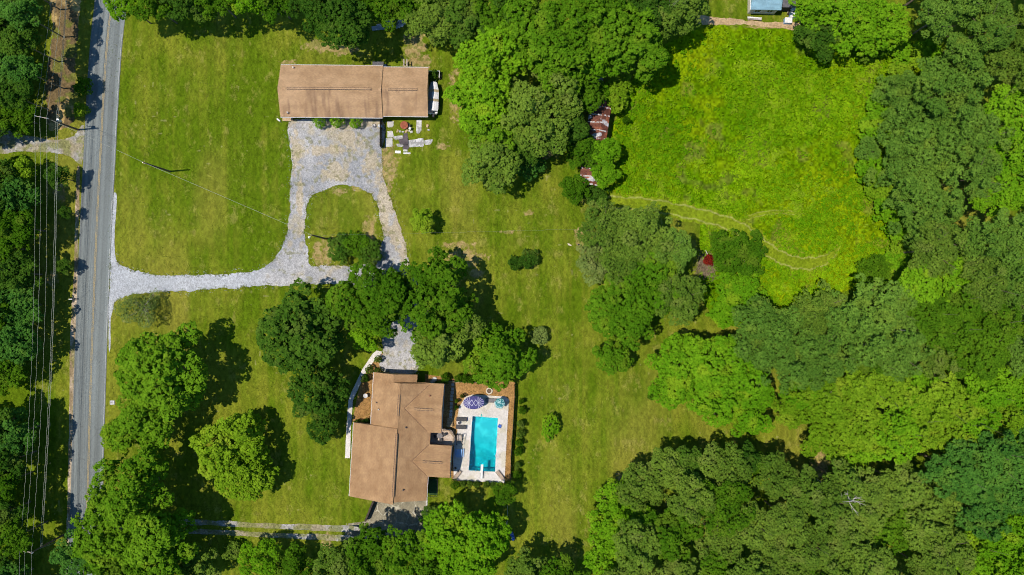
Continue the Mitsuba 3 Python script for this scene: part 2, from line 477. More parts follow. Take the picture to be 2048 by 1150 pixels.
mat('purple_fabric', lambda p, n, uv: mi.Color3f(0.062, 0.060, 0.19) * (0.85 + 0.3 * noise(p.x * 5, p.y * 5)), 0.8)
mat('stripe_fabric', (0.40, 0.41, 0.54), 0.8)
mat('teal_fabric', lambda p, n, uv: mix((0.035, 0.19, 0.21), (0.28, 0.46, 0.47), smoothstep(0.5, 0.62, noise(p.x * 6, p.y * 6))), 0.8)
mat('pool_liner', lambda p, n, uv: mix((0.11, 0.47, 0.53), (0.24, 0.62, 0.66), smoothstep(0.3, 0.7, fbm(p.x * 0.8, p.y * 0.8, p.z))), 0.6)
mat('fire_stone', lambda p, n, uv: mix((0.50, 0.44, 0.33), (0.66, 0.60, 0.48), noise(p.x * 5, p.y * 5, p.z * 5)), 0.85)
mat('ash', (0.12, 0.085, 0.06), 0.95)
mat('rust_red', lambda p, n, uv: mix((0.17, 0.045, 0.025), (0.34, 0.11, 0.06), noise(p.x * 4, p.y * 4, p.z * 4)), 0.8)


def rusty_tin(p, n, uv):
    x, y = p.x, p.y
    a = fbm(x * 0.9, y * 0.9, 4.0, octaves=4)
    c = mix((0.075, 0.028, 0.020), (0.165, 0.058, 0.036), noise(x * 1.5, y * 3, 1.0))
    c = mix(c, (0.30, 0.10, 0.05), smoothstep(0.57, 0.72, a) * 0.8)
    bare = smoothstep(0.66, 0.72, fbm(x * 0.55 + 3, y * 0.9, 8.0, octaves=3))
    return mix(c, (0.48, 0.50, 0.54), bare * 0.85) * (0.8 + 0.4 * noise(x * 6, y * 6))


mat('rusty_tin', rusty_tin, 0.65, metal=0.15)
mat('pale_tin', lambda p, n, uv: mix((0.55, 0.55, 0.56), (0.22, 0.09, 0.06), smoothstep(0.5, 0.62, noise(p.x * 3, p.y * 3, 2.0) * 0.6 + noise(p.x * 8, p.y * 8, 1.0) * 0.4)), 0.6, metal=0.15)
mat('blue_roof_metal', lambda p, n, uv: mi.Color3f(0.20, 0.36, 0.45) * (0.8 + 0.3 * noise(p.x * 1.2, p.y * 4)), 0.45)
mat('grey_roof', lambda p, n, uv: mi.Color3f(0.10, 0.10, 0.11) * (0.8 + 0.4 * noise(p.x * 4, p.y * 4)), 0.8)
mat('tarp_white', lambda p, n, uv: mi.Color3f(0.66, 0.67, 0.68) * (0.85 + 0.25 * noise(p.x * 2, p.y * 2, p.z * 2)), 0.6)
mat('tarp_grey', (0.24, 0.27, 0.30), 0.7)
mat('strap_tan', (0.36, 0.30, 0.18), 0.8)
mat('rubber', (0.02, 0.02, 0.021), 0.85)
mat('slab_stone', lambda p, n, uv: mix((0.30, 0.31, 0.30), (0.54, 0.54, 0.52), fbm(p.x * 1.3, p.y * 1.3, 1.0)), 0.85)
mat('white_slab', lambda p, n, uv: mix((0.26, 0.265, 0.26), (0.52, 0.53, 0.54), smoothstep(0.35, 0.62, fbm(p.x * 1.5, p.y * 1.5, 1.0, octaves=4))), 0.8)
mat('stain_black', lambda p, n, uv: mix((0.04, 0.035, 0.04), (0.13, 0.11, 0.12), fbm(p.x * 2, p.y * 2, 3.0)), 0.85)

# ------------------------------------------------------------------ the setting
POOL = [(945, 832), (996, 836), (990, 943), (937.5, 940.5)]
PIT = [(746, 999), (729, 1043), (696, 1047), (690, 1088), (706, 1098), (872, 1098), (872, 1052), (853, 1047), (854, 999)]
pool_poly = outline(POOL, smooth=False)
pit_poly = outline(PIT, smooth=False)

far = Polygon([(-2500, -2500), (2500, -2500), (2500, 2500), (-2500, 2500)])
near = Polygon([(-130, -90), (130, -90), (130, 90), (-130, 90)])
ground_parts = [flat(far.difference(near), 0.0), flat(near.difference(pool_poly).difference(pit_poly), 0.0)]


def pit_floor(x, y):
    px, py = x / GSD + 1024, 575 - y / GSD
    a = np.clip((px - 692) / 46, 0, 1)
    b = np.clip((1096 - py) / 34, 0, 1)
    return -1.5 * a * a * (3 - 2 * a) * b * b * (3 - 2 * b) + 0.012


def skirt(poly, z0, z1):
    """Upright earth or basin sides along a hole's edge, facing into the hole."""
    p = np.array(poly.exterior.coords)[:-1]
    v, f = [], []
    for i in range(len(p)):
        a, b = p[i], p[(i + 1) % len(p)]
        k = len(v)
        v += [[*a, z0], [*b, z0], [*b, z1], [*a, z1]]
        f += [[k, k + 1, k + 2], [k, k + 2, k + 3]]
    return trimesh.Trimesh(v, f, process=False)


structure('ground', cat_(ground_parts), 'lawn_grass', 'mown lawn with dry straw patches around the homestead')
part('ground', 'bank', skirt(pit_poly, -1.7, -0.002), 'lawn_grass', label='cut bank around the sunken parking apron')


def road_line(offsets, py0=-700, py1=1800):
    pts = np.array([(252, -700), (238, -330), (228, -110), (223.5, 0), (217, 60), (211, 130), (205, 230), (201, 310), (197, 384), (192, 490), (187.5, 600), (184, 690), (181.5, 768), (178.5, 870), (177, 930), (175, 1000), (172, 1075), (169, 1150), (160, 1300), (140, 1550), (118, 1800)], float)
    c = spline(pts, closed=False, per=10)
    c = np.array([W(a, b)[:2] for a, b in c])
    d = np.gradient(c, axis=0)
    d /= np.linalg.norm(d, axis=1, keepdims=True)
    n = np.stack([-d[:, 1], d[:, 0]], 1)      # to the east when walking south
    s = np.concatenate([[0], np.cumsum(np.linalg.norm(np.diff(c, axis=0), axis=1))])
    return c, n, s


def ribbon(c, n, s, a, b, z, sub=2):
    us = np.linspace(a, b, sub)
    v = np.array([[*(c[i] + n[i] * u), z] for i in range(len(c)) for u in us])
    uv = np.array([[u, s[i]] for i in range(len(c)) for u in us])
    f = []
    for i in range(len(c) - 1):
        for k in range(sub - 1):
            q = i * sub + k
            f += [[q, q + 1, q + sub + 1], [q, q + sub + 1, q + sub]]
    m = trimesh.Trimesh(v, f, process=False)
    if m.face_normals[:, 2].mean() < 0:
        m = trimesh.Trimesh(v, np.array(f)[:, ::-1], process=False)
    return m, uv


rc, rn, rs = road_line(0)
m_, uv_ = ribbon(rc, rn, rs, -3.05, 2.75, 0.03, 3)
scene['road'] = ply(m_, 'asphalt', uv=uv_)
tag('road', 'two lane grey asphalt road along the west edge', kind='structure')
used['road'] = 1
for a in (-0.14, 0.06):
    part('road', 'centre_line', ribbon(rc, rn, rs, a, a + 0.08, 0.042)[0], 'yellow_paint')
part('road', 'edge_line', ribbon(rc, rn, rs, 2.50, 2.60, 0.042)[0], 'white_paint')

structure('verge', flat(outline([(96, -80), (166, -80), (160, 20), (152, 100), (147, 180), (146, 236), (128, 255), (96, 252), (96, 150), (104, 60)], jit=0.5, seed=3), 0.008), 'dappled_verge_soil', 'strip of dry brown soil and straw with painted dappled shade beside the road')
structure('road_shoulder', flat(outline([(157, 330), (160, 345), (158, 420), (156, 520), (158, 640), (156, 768), (154, 870), (151, 1000), (150, 1075), (150, 1250), (132, 1250), (133, 1070), (135, 980), (138, 880), (139, 768), (140, 690), (144, 600), (148, 540), (151, 430), (153, 345)], jit=0.12, seed=4), 0.012), 'shoulder_gravel', 'brown gravel shoulder along the road')
structure('edge_gravel', flat(outline([(229, 385), (234, 400), (229, 470), (232, 520), (240, 560), (228, 605), (222, 640), (221, 690), (218, 700), (217, 620), (221, 560), (222, 480), (226, 420)], jit=0.10, seed=5), 0.024), 'gravel_stone', 'white gravel strip along the east edge of the road')

DRIVE = [(219, 540), (223, 505), (231, 519), (240, 530), (255, 537), (280, 544), (310, 549), (380, 550), (430, 548), (480, 546), (520, 538), (543, 526), (558, 507), (570, 478), (577, 450), (581, 400), (583, 350), (581, 300), (578, 262), (582, 240), (640, 238), (762, 238), (763, 300), (765, 345), (775, 385), (789, 420), (803, 460), (813, 495), (820, 530), (838, 580), (836, 665), (833, 742), (766, 742), (765, 690), (763, 640), (748, 600), (715, 575), (670, 567), (600, 570), (540, 573), (450, 576), (380, 581), (300, 585), (260, 589), (240, 597), (228, 606), (219, 620)]
ISLE = [(613, 425), (616, 407), (626, 391), (648, 379), (680, 371), (710, 373), (735, 382), (748, 397), (756, 420), (763, 450), (766, 475), (759, 497), (751, 512), (738, 524), (700, 533), (650, 532), (624, 529), (617, 510), (611, 480), (609, 450)]
drive = outline(DRIVE, jit=0.34, step=0.22, seed=6).difference(outline(ISLE, jit=0.40, step=0.22, seed=7))
structure('driveway', flat(drive, 0.018), 'gravel_stone', 'pale gravel driveway looping around a grass island')
structure('side_drive', flat(outline([(168, 252), (158, 258), (146, 272), (110, 280), (60, 272), (0, 260), (-90, 255), (-90, 318), (0, 308), (60, 303), (110, 307), (142, 315), (160, 330), (166, 320)], jit=0.3, seed=8), 0.018), 'pale_gravel', 'sandy gravel side drive entering from the west woods')
for pts, sd in (([(190, 1030), (300, 1037), (430, 1041), (560, 1047), (704, 1052), (704, 1063), (560, 1058), (430, 1051), (300, 1046), (190, 1040)], 9),
                ([(190, 1052), (300, 1056), (430, 1059), (560, 1066), (700, 1071), (700, 1082), (560, 1076), (430, 1069), (300, 1065), (190, 1060)], 10)):
    structure('track', flat(outline(pts, jit=0.16, seed=sd), 0.018), 'pale_gravel', 'northern wheel rut of the two-rut gravel track' if sd == 9 else 'southern wheel rut of the two-rut gravel track')
# the sunken apron behind the garage: a gridded sheet that ramps up to the track
gx, gy = np.meshgrid(np.linspace(W(668, 0)[0], W(872, 0)[0], 60), np.linspace(W(0, 1098)[1], W(0, 999)[1], 40))
gv = np.c_[gx.ravel(), gy.ravel(), pit_floor(gx.ravel(), gy.ravel())]
gf = []
for j in range(39):
    for i in range(59):
        a = j * 60 + i
        gf += [[a, a + 1, a + 61], [a, a + 61, a + 60]]
inside = [shapely.contains_xy(pit_poly.buffer(0.25), *gv[t].mean(0)[:2]) for t in np.array(gf)]
structure('parking_apron', trimesh.Trimesh(gv, np.array(gf)[inside], process=False), 'old_concrete', 'stained old concrete parking apron behind the house')

meadow_poly = outline([(1232, 232), (1262, 160), (1300, 110), (1410, 53), (1500, 56), (1600, 60), (1660, 88), (1860, 95), (1880, 300), (1860, 545), (1700, 580), (1560, 622), (1450, 650), (1405, 600), (1400, 500), (1392, 440), (1300, 404), (1205, 404), (1215, 340)], jit=0.5, seed=11)
structure('meadow', flat(meadow_poly, 0.008), 'meadow_grass', 'bright yellow green meadow of tall weeds ringed by woods')


MOWN = Polygon()


def path_sheet(pts, width, z, mat_, name, label):
    c = spline(pts, closed=False, per=12)
    c = np.array([W(a, b)[:2] for a, b in c])
    d = np.gradient(c, axis=0)
    d /= np.linalg.norm(d, axis=1, keepdims=True)
    n = np.stack([-d[:, 1], d[:, 0]], 1)
    s = np.concatenate([[0], np.cumsum(np.linalg.norm(np.diff(c, axis=0), axis=1))])
    wv = np.array([width * (1 + 0.12 * math.sin(i * 0.7) + 0.08 * math.sin(i * 1.9)) for i in range(len(c))])
    tt = np.arange(len(c)) / (len(c) - 1)
    wv = wv * np.clip(tt / 0.06, 0.4, 1) * np.clip((1 - tt) / 0.22, 0.12, 1)
    global MOWN
    MOWN = MOWN.union(Polygon(np.vstack([c + n * wv[:, None] / 2, (c - n * wv[:, None] / 2)[::-1]])).buffer(0))
    m, uv = ribbon(c, n * wv[:, None] / width, s, -width / 2, width / 2, z, 5)
    uv = np.c_[uv[:, 0] / width + 0.5, uv[:, 1]]
    key = numbered(name)
    scene[key] = ply(m, mat_, uv=uv)
    tag(key, label, kind='structure')


path_sheet([(1185, 408), (1230, 405), (1300, 410), (1360, 421), (1420, 435), (1470, 452), (1505, 474), (1540, 502), (1575, 520), (1612, 527), (1648, 520), (1672, 500), (1682, 478)], 3.4, 0.016, 'mown_grass', 'mown_path', 'mown track curving along the meadow south of the barn')
path_sheet([(1490, 438), (1520, 428), (1560, 424), (1610, 428)], 1.0, 0.020, 'mown_grass', 'mown_path', 'faint mower track crossing the middle of the meadow')
structure('dirt_track', flat(outline([(1385, 30), (1425, 34), (1470, 38), (1530, 44), (1600, 46), (1600, 60), (1545, 56), (1500, 50), (1440, 50), (1395, 46)], jit=0.3, seed=12), 0.014), 'bare_soil', 'strip of bare soil between the neighbour yard and the meadow')
structure('mulch_bed', flat(outline([(850, 748), (905, 757), (1031, 764), (1028, 810), (1022, 900), (1021, 960), (985, 964), (905, 962), (885, 900), (885, 760), (850, 766)], smooth=False, jit=0.06, seed=13).difference(pool_poly), 0.008), 'pine_straw', 'orange pine straw bed around the pool deck')
structure('mulch_bed', flat(outline([(765, 706), (752, 718), (738, 735), (724, 760), (713, 800), (708, 850), (748, 852), (750, 760), (765, 744)], jit=0.08, seed=14), 0.008), 'pine_straw', 'orange pine straw bed between the walkway and the house')
DECKP = [(931, 793), (945, 789), (1011, 793), (1018, 799), (1014, 865), (1009, 966), (908, 960), (906, 915), (910, 880), (915, 862), (913, 845), (918, 815)]
structure('pool_deck', slab(outline(DECKP, smooth=False).difference(pool_poly), -0.05, 0.10), 'pool_concrete', 'white concrete deck around the swimming pool')
structure('walkway', slab(outline([(753, 701), (764, 703), (762, 712), (751, 718), (733, 742), (714, 783), (706, 800), (702, 855), (700, 916), (690, 916), (693, 855), (697, 800), (704, 782), (725, 738), (745, 708)], smooth=False), -0.03, 0.05), 'walk_concrete', 'white concrete walkway curving along the west side of the house')

# stepping stones between the house and the pool bed
tag(numbered('stepping_path'), 'row of square stepping stones east of the house', kind='structure')
for i, (px, py) in enumerate([(905.5, 769), (905, 778), (904.5, 785), (903.5, 792), (903, 799), (903, 807), (902.5, 814), (902, 822), (901.5, 829), (901, 836)]):
    c = W(px, py)
    part('stepping_path', 'stone', box(c[0], c[1], 0.0, 0.50 + 0.03 * (i % 3), 0.52, 0.07, rot=2 + (i * 37) % 5, bev=0.02), 'slab_stone')

# ------------------------------------------------------------------ swimming pool
pk = numbered('swimming_pool')
tag(pk, 'rectangular turquoise swimming pool with white coping', kind='structure')
P4 = np.array(pool_poly.exterior.coords)[:-1]
P4 = np.array([W(*q)[:2] for q in POOL])


def pool_point(a, b, z):
    """a: west to east, b: north to south, both from 0 to 1."""
    q = (P4[0] * (1 - a) + P4[1] * a) * (1 - b) + (P4[3] * (1 - a) + P4[2] * a) * b
    return [q[0], q[1], z]


nb = 24
bv, bf = [], []
depth = lambda b: -1.05 - 1.25 * float(np.clip((b - 0.35) / 0.45, 0, 1)) ** 1.2
for j in range(nb + 1):
    b = j / nb
    zd = depth(b)
    for a, z in ((0, 0.06), (0, zd), (0.07, zd - 0.12), (0.93, zd - 0.12), (1, zd), (1, 0.06)):
        bv.append(pool_point(a, b, z))
for j in range(nb):
    for i in range(5):
        q = j * 6 + i
        bf += [[q, q + 1, q + 7], [q, q + 7, q + 6]]
for j, fl in ((0, False), (nb, True)):
    q = j * 6
    t = [[q, q + 5, q + 4], [q, q + 4, q + 1], [q + 1, q + 4, q + 3], [q + 1, q + 3, q + 2]]
    bf += [x[::-1] for x in t] if fl else t
part(pk, 'basin', trimesh.Trimesh(bv, bf, process=False), 'pool_liner')
scene['pool_water'] = {'type': 'homogeneous', 'sigma_t': {'type': 'rgb', 'value': [0.90, 0.060, 0.045]}, 'albedo': {'type': 'rgb', 'value': [0.005, 0.10, 0.12]}}
scene['water_surface'] = {'type': 'thindielectric', 'int_ior': 1.33, 'ext_ior': 1.0}
wv_, wf_ = [], []
for j in range(nb + 1):
    b = 0.002 + 0.996 * j / nb
    zd = depth(j / nb) - 0.06
    for a, z in ((0.004, -0.06), (0.004, zd + 0.10), (0.07, zd), (0.93, zd), (0.996, zd + 0.10), (0.996, -0.06)):
        wv_.append(pool_point(a, b, z))
for j in range(nb):
    for i in range(6):
        q, q1 = j * 6 + i, j * 6 + (i + 1) % 6
        wf_ += [[q, q1 + 6, q1], [q, q + 6, q1 + 6]]
for j, fl in ((0, True), (nb, False)):
    q = j * 6
    t = [[q, q + 5, q + 4], [q, q + 4, q + 1], [q + 1, q + 4, q + 3], [q + 1, q + 3, q + 2]]
    wf_ += [x[::-1] for x in t] if fl else t
water = trimesh.Trimesh(wv_, wf_, process=False)
if water.volume < 0:
    water.invert()
wk = part(pk, 'water', water, 'water_surface')
scene[wk]['interior'] = {'type': 'ref', 'id': 'pool_water'}
cop = outline(POOL, smooth=False)
part(pk, 'coping', slab(cop.buffer(0.30, join_style='mitre').difference(cop), 0.06, 0.125), 'walk_concrete')

# ------------------------------------------------------------------ foliage
GROUPS = set()


def leaf_quads(pos, nrm, rng, size, aspect, fold=0.25):
    """One folded rhombus leaf spray per position."""
    n = len(pos)
    nrm = nrm / (np.linalg.norm(nrm, axis=1, keepdims=True) + 1e-9)
    t = rng.normal(size=(n, 3))
    t -= nrm * (t * nrm).sum(1, keepdims=True)
    t /= np.linalg.norm(t, axis=1, keepdims=True) + 1e-9
    b = np.cross(nrm, t)
    L = size * rng.uniform(0.7, 1.3, (n, 1))
    Wd = L * aspect * rng.uniform(0.8, 1.2, (n, 1))
    v = np.stack([pos - t * L * 0.5, pos + b * Wd * 0.5 + nrm * L * fold * 0.3, pos + t * L * 0.5 - nrm * L * fold * 0.4, pos - b * Wd * 0.5 + nrm * L * fold * 0.3], 1).reshape(-1, 3)
    k = np.arange(n)[:, None] * 4
    f = np.concatenate([k + [0, 1, 3], k + [1, 2, 3]], 0)
    return v, f


def crown_mesh(seed, R=5.0, flat_=0.8, lobes=34, clusters=520, per=24, size=0.40, aspect=0.62, rc=0.50, up=0.45, lobe=(0.2, 0.34), low=-0.35, ragged=0.35):
    """Crown of lobes; each lobe carries small domed clumps of leaf sprays with gaps between them."""
    rng = np.random.default_rng(seed)
    d = rng.normal(size=(lobes * 6, 3))
    d /= np.linalg.norm(d, axis=1, keepdims=True)
    d = d[d[:, 2] > low][:lobes]
    az = np.arctan2(d[:, 1], d[:, 0])
    k1, k2, k3 = rng.uniform(0, 6.28, 3)
    wob = 1 + ragged * (0.5 * np.sin(2 * az + k1) + 0.35 * np.sin(3 * az + k2) + 0.3 * np.sin(5 * az + k3)) * 0.6
    rad = R * rng.uniform(0.38, 0.80, len(d)) * wob
    rad[: lobes // 6] *= 0.5
    c = d * rad[:, None] * [1, 1, flat_]
    lr = R * rng.uniform(*lobe, len(d))
    if ragged > 0:
        far_ = rng.uniform(size=len(d)) < 0.34
        far_[: lobes // 6] = False
        c[far_] *= (rng.uniform(0.84, 1.06, len(d)) * R / np.maximum(np.linalg.norm(c, axis=1), 0.1))[far_][:, None] * 0.92
        lr[far_] *= rng.uniform(0.40, 0.72, len(d))[far_]
    w = lr ** 1.8 / (lr ** 1.8).sum()
    N = clusters * 5
    which = rng.choice(len(d), N, p=w)
    q = rng.normal(size=(N, 3))
    q /= np.linalg.norm(q, axis=1, keepdims=True)
    q[:, 2] = np.where(q[:, 2] < -0.35, -q[:, 2], q[:, 2])
    pos = c[which] + q * lr[which][:, None] * rng.uniform(0.85, 1.05, (N, 1)) * [1, 1, 0.85]
    dd = np.linalg.norm(pos[:, None] - c[None], axis=2) / lr[None]
    dd[np.arange(N), which] = 9
    cand = np.where(dd.min(1) > 0.70)[0]
    # clumps keep some distance from one another, so that dark gaps stay between them
    keep, kp = [], np.zeros((0, 3))
    for i in cand:
        if len(kp) == 0 or np.min(((kp - pos[i]) ** 2).sum(1)) > (0.93 * rc) ** 2:
            keep.append(i)
            kp = pos[keep]
            if len(keep) >= clusters:
                break
    pos, q = pos[keep], q[keep]
    r = rc * rng.uniform(0.65, 1.3, (len(pos), 1, 1))
    e = q[:, None] * 0.6 + np.array([0, 0, 0.55]) + rng.normal(size=(len(pos), per, 3)) * 0.75
    e /= np.linalg.norm(e, axis=2, keepdims=True)
    p = (pos[:, None] + e * r * rng.uniform(0.55, 1.05, (len(pos), per, 1)) * [1, 1, 0.8]).reshape(-1, 3)
    nr = (e * 0.8 + [0, 0, up] + rng.normal(size=(len(pos), per, 3)) * 0.38).reshape(-1, 3)
    return leaf_quads(p, nr, rng, size, aspect), c, lr


def limbs_mesh(c, R, height, rng, n=7, r0=0.16):
    """Trunk with limbs that reach into the crown; the origin is the crown's middle, the foot lies height below."""
    ms = [tube([[0, 0, -height - 0.6], [0.03, 0.02, -height * 0.6], [0.05, -0.04, -height * 0.2], [0, 0, R * 0.25]], [r0 * 1.35, r0, r0 * 0.8, r0 * 0.3], 7)]
    order = rng.permutation(len(c))[:n]
    for i in order:
        e = c[i]
        s = np.array([0.03, 0, -height * 0.25 + 0.2 * rng.uniform() * height * 0.3])
        m = (s + e) / 2 + rng.normal(size=3) * 0.15 * R / 5 + [0, 0, -0.1]
        ms.append(tube([s, m, e], [r0 * 0.5, r0 * 0.35, r0 * 0.1], 5))
    return cat_(ms)


for nm, args in {
    'oak_a': dict(seed=11), 'oak_b': dict(seed=12, lobes=40, ragged=0.5), 'oak_c': dict(seed=13, lobes=30, lobe=(0.24, 0.36), flat_=0.9), 'oak_d': dict(seed=14, lobes=46, lobe=(0.16, 0.28), ragged=0.6),
    'oak_e': dict(seed=15, lobes=22, lobe=(0.26, 0.42), ragged=0.7, flat_=0.85, rc=0.55, size=0.46), 'oak_f': dict(seed=16, lobes=56, lobe=(0.14, 0.24), ragged=0.45, rc=0.44, size=0.36, clusters=640),
    'fine_a': dict(seed=21, lobes=60, clusters=800, per=20, size=0.32, aspect=0.5, rc=0.38, lobe=(0.14, 0.25), flat_=0.7, ragged=0.3),
    'fine_b': dict(seed=22, lobes=52, clusters=760, per=20, size=0.32, aspect=0.5, rc=0.38, lobe=(0.15, 0.28), flat_=0.8, ragged=0.5),
    'pine_a': dict(seed=31, lobes=70, clusters=1050, per=18, size=0.42, aspect=0.26, rc=0.33, lobe=(0.12, 0.22), flat_=0.7, ragged=0.4, up=0.3),
    'pine_b': dict(seed=32, lobes=64, clusters=1050, per=18, size=0.42, aspect=0.26, rc=0.33, lobe=(0.13, 0.24), flat_=0.8, ragged=0.3, up=0.3),
    'bush_a': dict(seed=41, lobes=16, clusters=110, per=20, size=0.85, aspect=0.55, rc=0.95, lobe=(0.32, 0.46), flat_=0.85, low=-0.2, ragged=0.3),
    'bush_b': dict(seed=42, lobes=20, clusters=120, per=20, size=0.85, aspect=0.55, rc=0.85, lobe=(0.26, 0.40), flat_=0.85, low=-0.2, ragged=0.5),
    'ball': dict(seed=43, lobes=30, clusters=170, per=16, size=0.7, aspect=0.6, rc=0.7, lobe=(0.40, 0.46), flat_=0.9, low=-0.1, ragged=0.0),
    'thin_a': dict(seed=51, lobes=30, clusters=420, per=10, size=0.34, aspect=0.4, rc=0.45, lobe=(0.2, 0.3), flat_=0.8, ragged=0.4),
}.items():
    (cv, cf), cen, lrad = crown_mesh(**args)
    _cache['crown_' + nm] = ply(trimesh.Trimesh(cv, cf, process=False))
    ht = 3.2 if nm[:4] in ('bush', 'ball') else 7.0
    _cache['limbs_' + nm] = ply(limbs_mesh(cen, 5.0, ht, np.random.default_rng(args['seed']), n=8 if nm != 'thin_a' else 22, r0=0.16), smooth=True)


def plant_group(shape, colour):
    g = f'grove_{shape}_{colour}'
    if g not in GROUPS:
        GROUPS.add(g)
        scene[g] = {'type': 'shapegroup', 'foliage': {**_cache['crown_' + shape], 'bsdf': {'type': 'ref', 'id': 'leaf_' + colour}}}
    return g


def limb_group(shape, bark='bark'):
    g = f'limbs_{shape}_{bark}'
    if g not in GROUPS:
        GROUPS.add(g)
        scene[g] = {'type': 'shapegroup', 'wood': {**_cache['limbs_' + shape], 'bsdf': {'type': 'ref', 'id': bark}}}
    return g


trng = np.random.default_rng(5)
CROWNS = []


def tree(kind, shape, colour, px, py, r, H, label, group=None, cat=None, bark='bark', foot=0.0, stretch=(1, 1), zc=None):
    """A tree or shrub whose crown, seen from above, is centred on (px, py) with r plan pixels of radius; H is its height."""
    key = thing(kind, label, cat or {'shrub': 'shrub', 'sapling': 'sapling'}.get(kind, 'tree'), group)
    bushy = shape[:4] in ('bush', 'ball')
    fl = 0.85 if bushy else 0.8
    zc = zc if zc is not None else (H * 0.52 if bushy else None)
    R = r * GSD * (1 - (zc or H * 0.68) / HC) / 0.98
    if zc is None:
        zc = max(H - R * fl * 0.95, H * 0.45)
    R = r * GSD * (1 - zc / HC) * (1.0 if bushy else 1.09)
    x, y, _ = W(px, py, zc)
    s = R / 5.0
    sz = max(0.35, (H - zc) / (5.0 * fl * (0.95 if not bushy else 1.0))) if bushy else min(max((H - zc) / (5.0 * fl * 0.95), 0.6 * s), 1.5 * s)
    rot = trng.uniform(0, 360)
    CROWNS.append((px, py, r))
    m = T().translate([x, y, zc + foot]).scale([stretch[0], stretch[1], 1]).rotate([0, 0, 1], rot).scale([s, s, sz])
    scene[key + '__crown'] = {'type': 'instance', 'to_world': m, 'group': {'type': 'ref', 'id': plant_group(shape, colour)}}
    ht = 3.2 if bushy else 7.0
    m2 = T().translate([x, y, zc + foot]).rotate([0, 0, 1], rot).scale([s, s, max((zc + 0.2) / ht, 0.05)])
    scene[key + '__trunk'] = {'type': 'instance', 'to_world': m2, 'group': {'type': 'ref', 'id': limb_group(shape, bark)}}
    return key


B, P = 'broadleaf_tree', 'pine_tree'
OAK = ['oak_a', 'oak_b', 'oak_c', 'oak_d', 'oak_e', 'oak_f']
# --- trees of the west lawn
tree(B, 'oak_c', 'mid', 332, 742, 88, 13.5, 'large round green tree, northernmost of those on the roadside lawn')
tree(B, 'oak_b', 'mid', 292, 838, 62, 10.5, 'broad green tree touching the large round roadside tree on its south')
tree(B, 'oak_d', 'yellow', 240, 872, 34, 8.0, 'yellowish green tree leaning over the road edge by the ground box')
tree(B, 'oak_a', 'yellow', 470, 895, 72, 8.5, 'yellow green rounded tree on the open lawn west of the house')
tree(B, 'oak_d', 'yellow', 500, 950, 48, 7.5, 'smaller yellow green tree touching a bigger yellow green one on its south')
tree(B, 'oak_b', 'mid', 266, 985, 70, 13.0, 'tall green tree overhanging the road above the two-rut track')
tree(B, 'oak_a', 'mid', 215, 1062, 66, 12.5, 'green tree overhanging the road where it leaves the picture')
tree(B, 'oak_e', 'mid', 300, 1092, 74, 12.5, 'wide green tree south of the two-rut track near the road')
tree(B, 'oak_d', 'teal', 160, 1105, 44, 10.0, 'bluish green tree at the road edge beside the southern utility pole')
tree(B, 'oak_b', 'green', 240, 1150, 60, 11.0, 'green tree at the bottom edge beside the road')
tree(B, 'oak_d', 'olive', 398, 1130, 40, 6.5, 'olive tree in the shade south of the two-rut track')
tree(B, 'fine_b', 'bright', 526, 1120, 42, 6.8, 'light green tree standing alone south of the two-rut track')
tree(B, 'oak_b', 'green', 588, 1128, 34, 6.0, 'dark topped tree just east of the lone light green tree by the track')
tree('sapling', 'bush_b', 'olive', 466, 1100, 18, 2.4, 'low olive sapling at the south edge of the two-rut track')
# --- trees around the house
tree(B, 'oak_c', 'dark', 603, 660, 82, 13.0, 'large dark green round tree at the bend south of the driveway')
tree(B, 'oak_e', 'green', 742, 575, 68, 12.0, 'green tree spreading over the driveway junction south of the grass island')
tree(B, 'oak_b', 'green', 760, 628, 44, 11.0, 'green tree over the north end of the parking pad')
tree(B, 'oak_f', 'green', 868, 590, 82, 13.5, 'tall green tree on the east side of the parking pad')
tree(B, 'oak_d', 'olive', 874, 688, 50, 10.5, 'olive green tree overhanging the north roof edge of the house')
tree(B, 'fine_b', 'olive', 925, 650, 40, 9.5, 'small olive tree between the tall pad tree and the pool garden tree')
tree(B, 'oak_b', 'mid', 1001, 713, 60, 9.5, 'round light green tree at the north corner of the pool garden')
tree(B, 'oak_c', 'dark', 632, 783, 54, 9.5, 'dark green tree on the lawn west of the walkway')
tree(B, 'oak_a', 'dark', 645, 856, 30, 6.0, 'small dark tree beside the southern end of the walkway lawn')
tree(B, 'oak_b', 'bright', 728, 672, 28, 6.5, 'small bright green tree at the head of the walkway')
tree('shrub', 'bush_a', 'dark', 682, 497, 25, 3.2, 'dark shrub at the west end of the clump under the island pole')
tree('shrub', 'bush_b', 'green', 714, 488, 24, 3.4, 'green shrub in the middle of the clump under the island pole')
tree('shrub', 'bush_a', 'dark', 738, 505, 24, 3.0, 'dark shrub at the east end of the clump under the island pole')
tree(B, 'oak_d', 'yellow', 846, 442, 24, 5.0, 'small yellow green tree alone on the lawn east of the driveway')
tree('shrub', 'bush_b', 'dark', 1030, 526, 14, 2.2, 'smaller of two dark shrubs in the middle of the east lawn')
tree('shrub', 'bush_a', 'dark', 1057, 517, 18, 2.6, 'larger of two dark shrubs in the middle of the east lawn')
tree('shrub', 'ball', 'bright', 1100, 853, 20, 2.8, 'bright oval shrub alone on the lawn east of the pool', stretch=(0.82, 1.2))
tree('shrub', 'bush_b', 'silver', 1078, 672, 18, 2.0, 'small greyish shrub east of the round pool garden tree')
tree(B, 'fine_b', 'green', 1010, 984, 23, 6.0, 'small tree at the southeast corner of the pool deck')
tree('shrub', 'bush_a', 'dark', 866, 1032, 22, 3.0, 'dark shrub at the east corner of the parking apron')
tree(B, 'oak_b', 'bright', 895, 1062, 52, 10.5, 'bright green tree southeast of the parking apron')
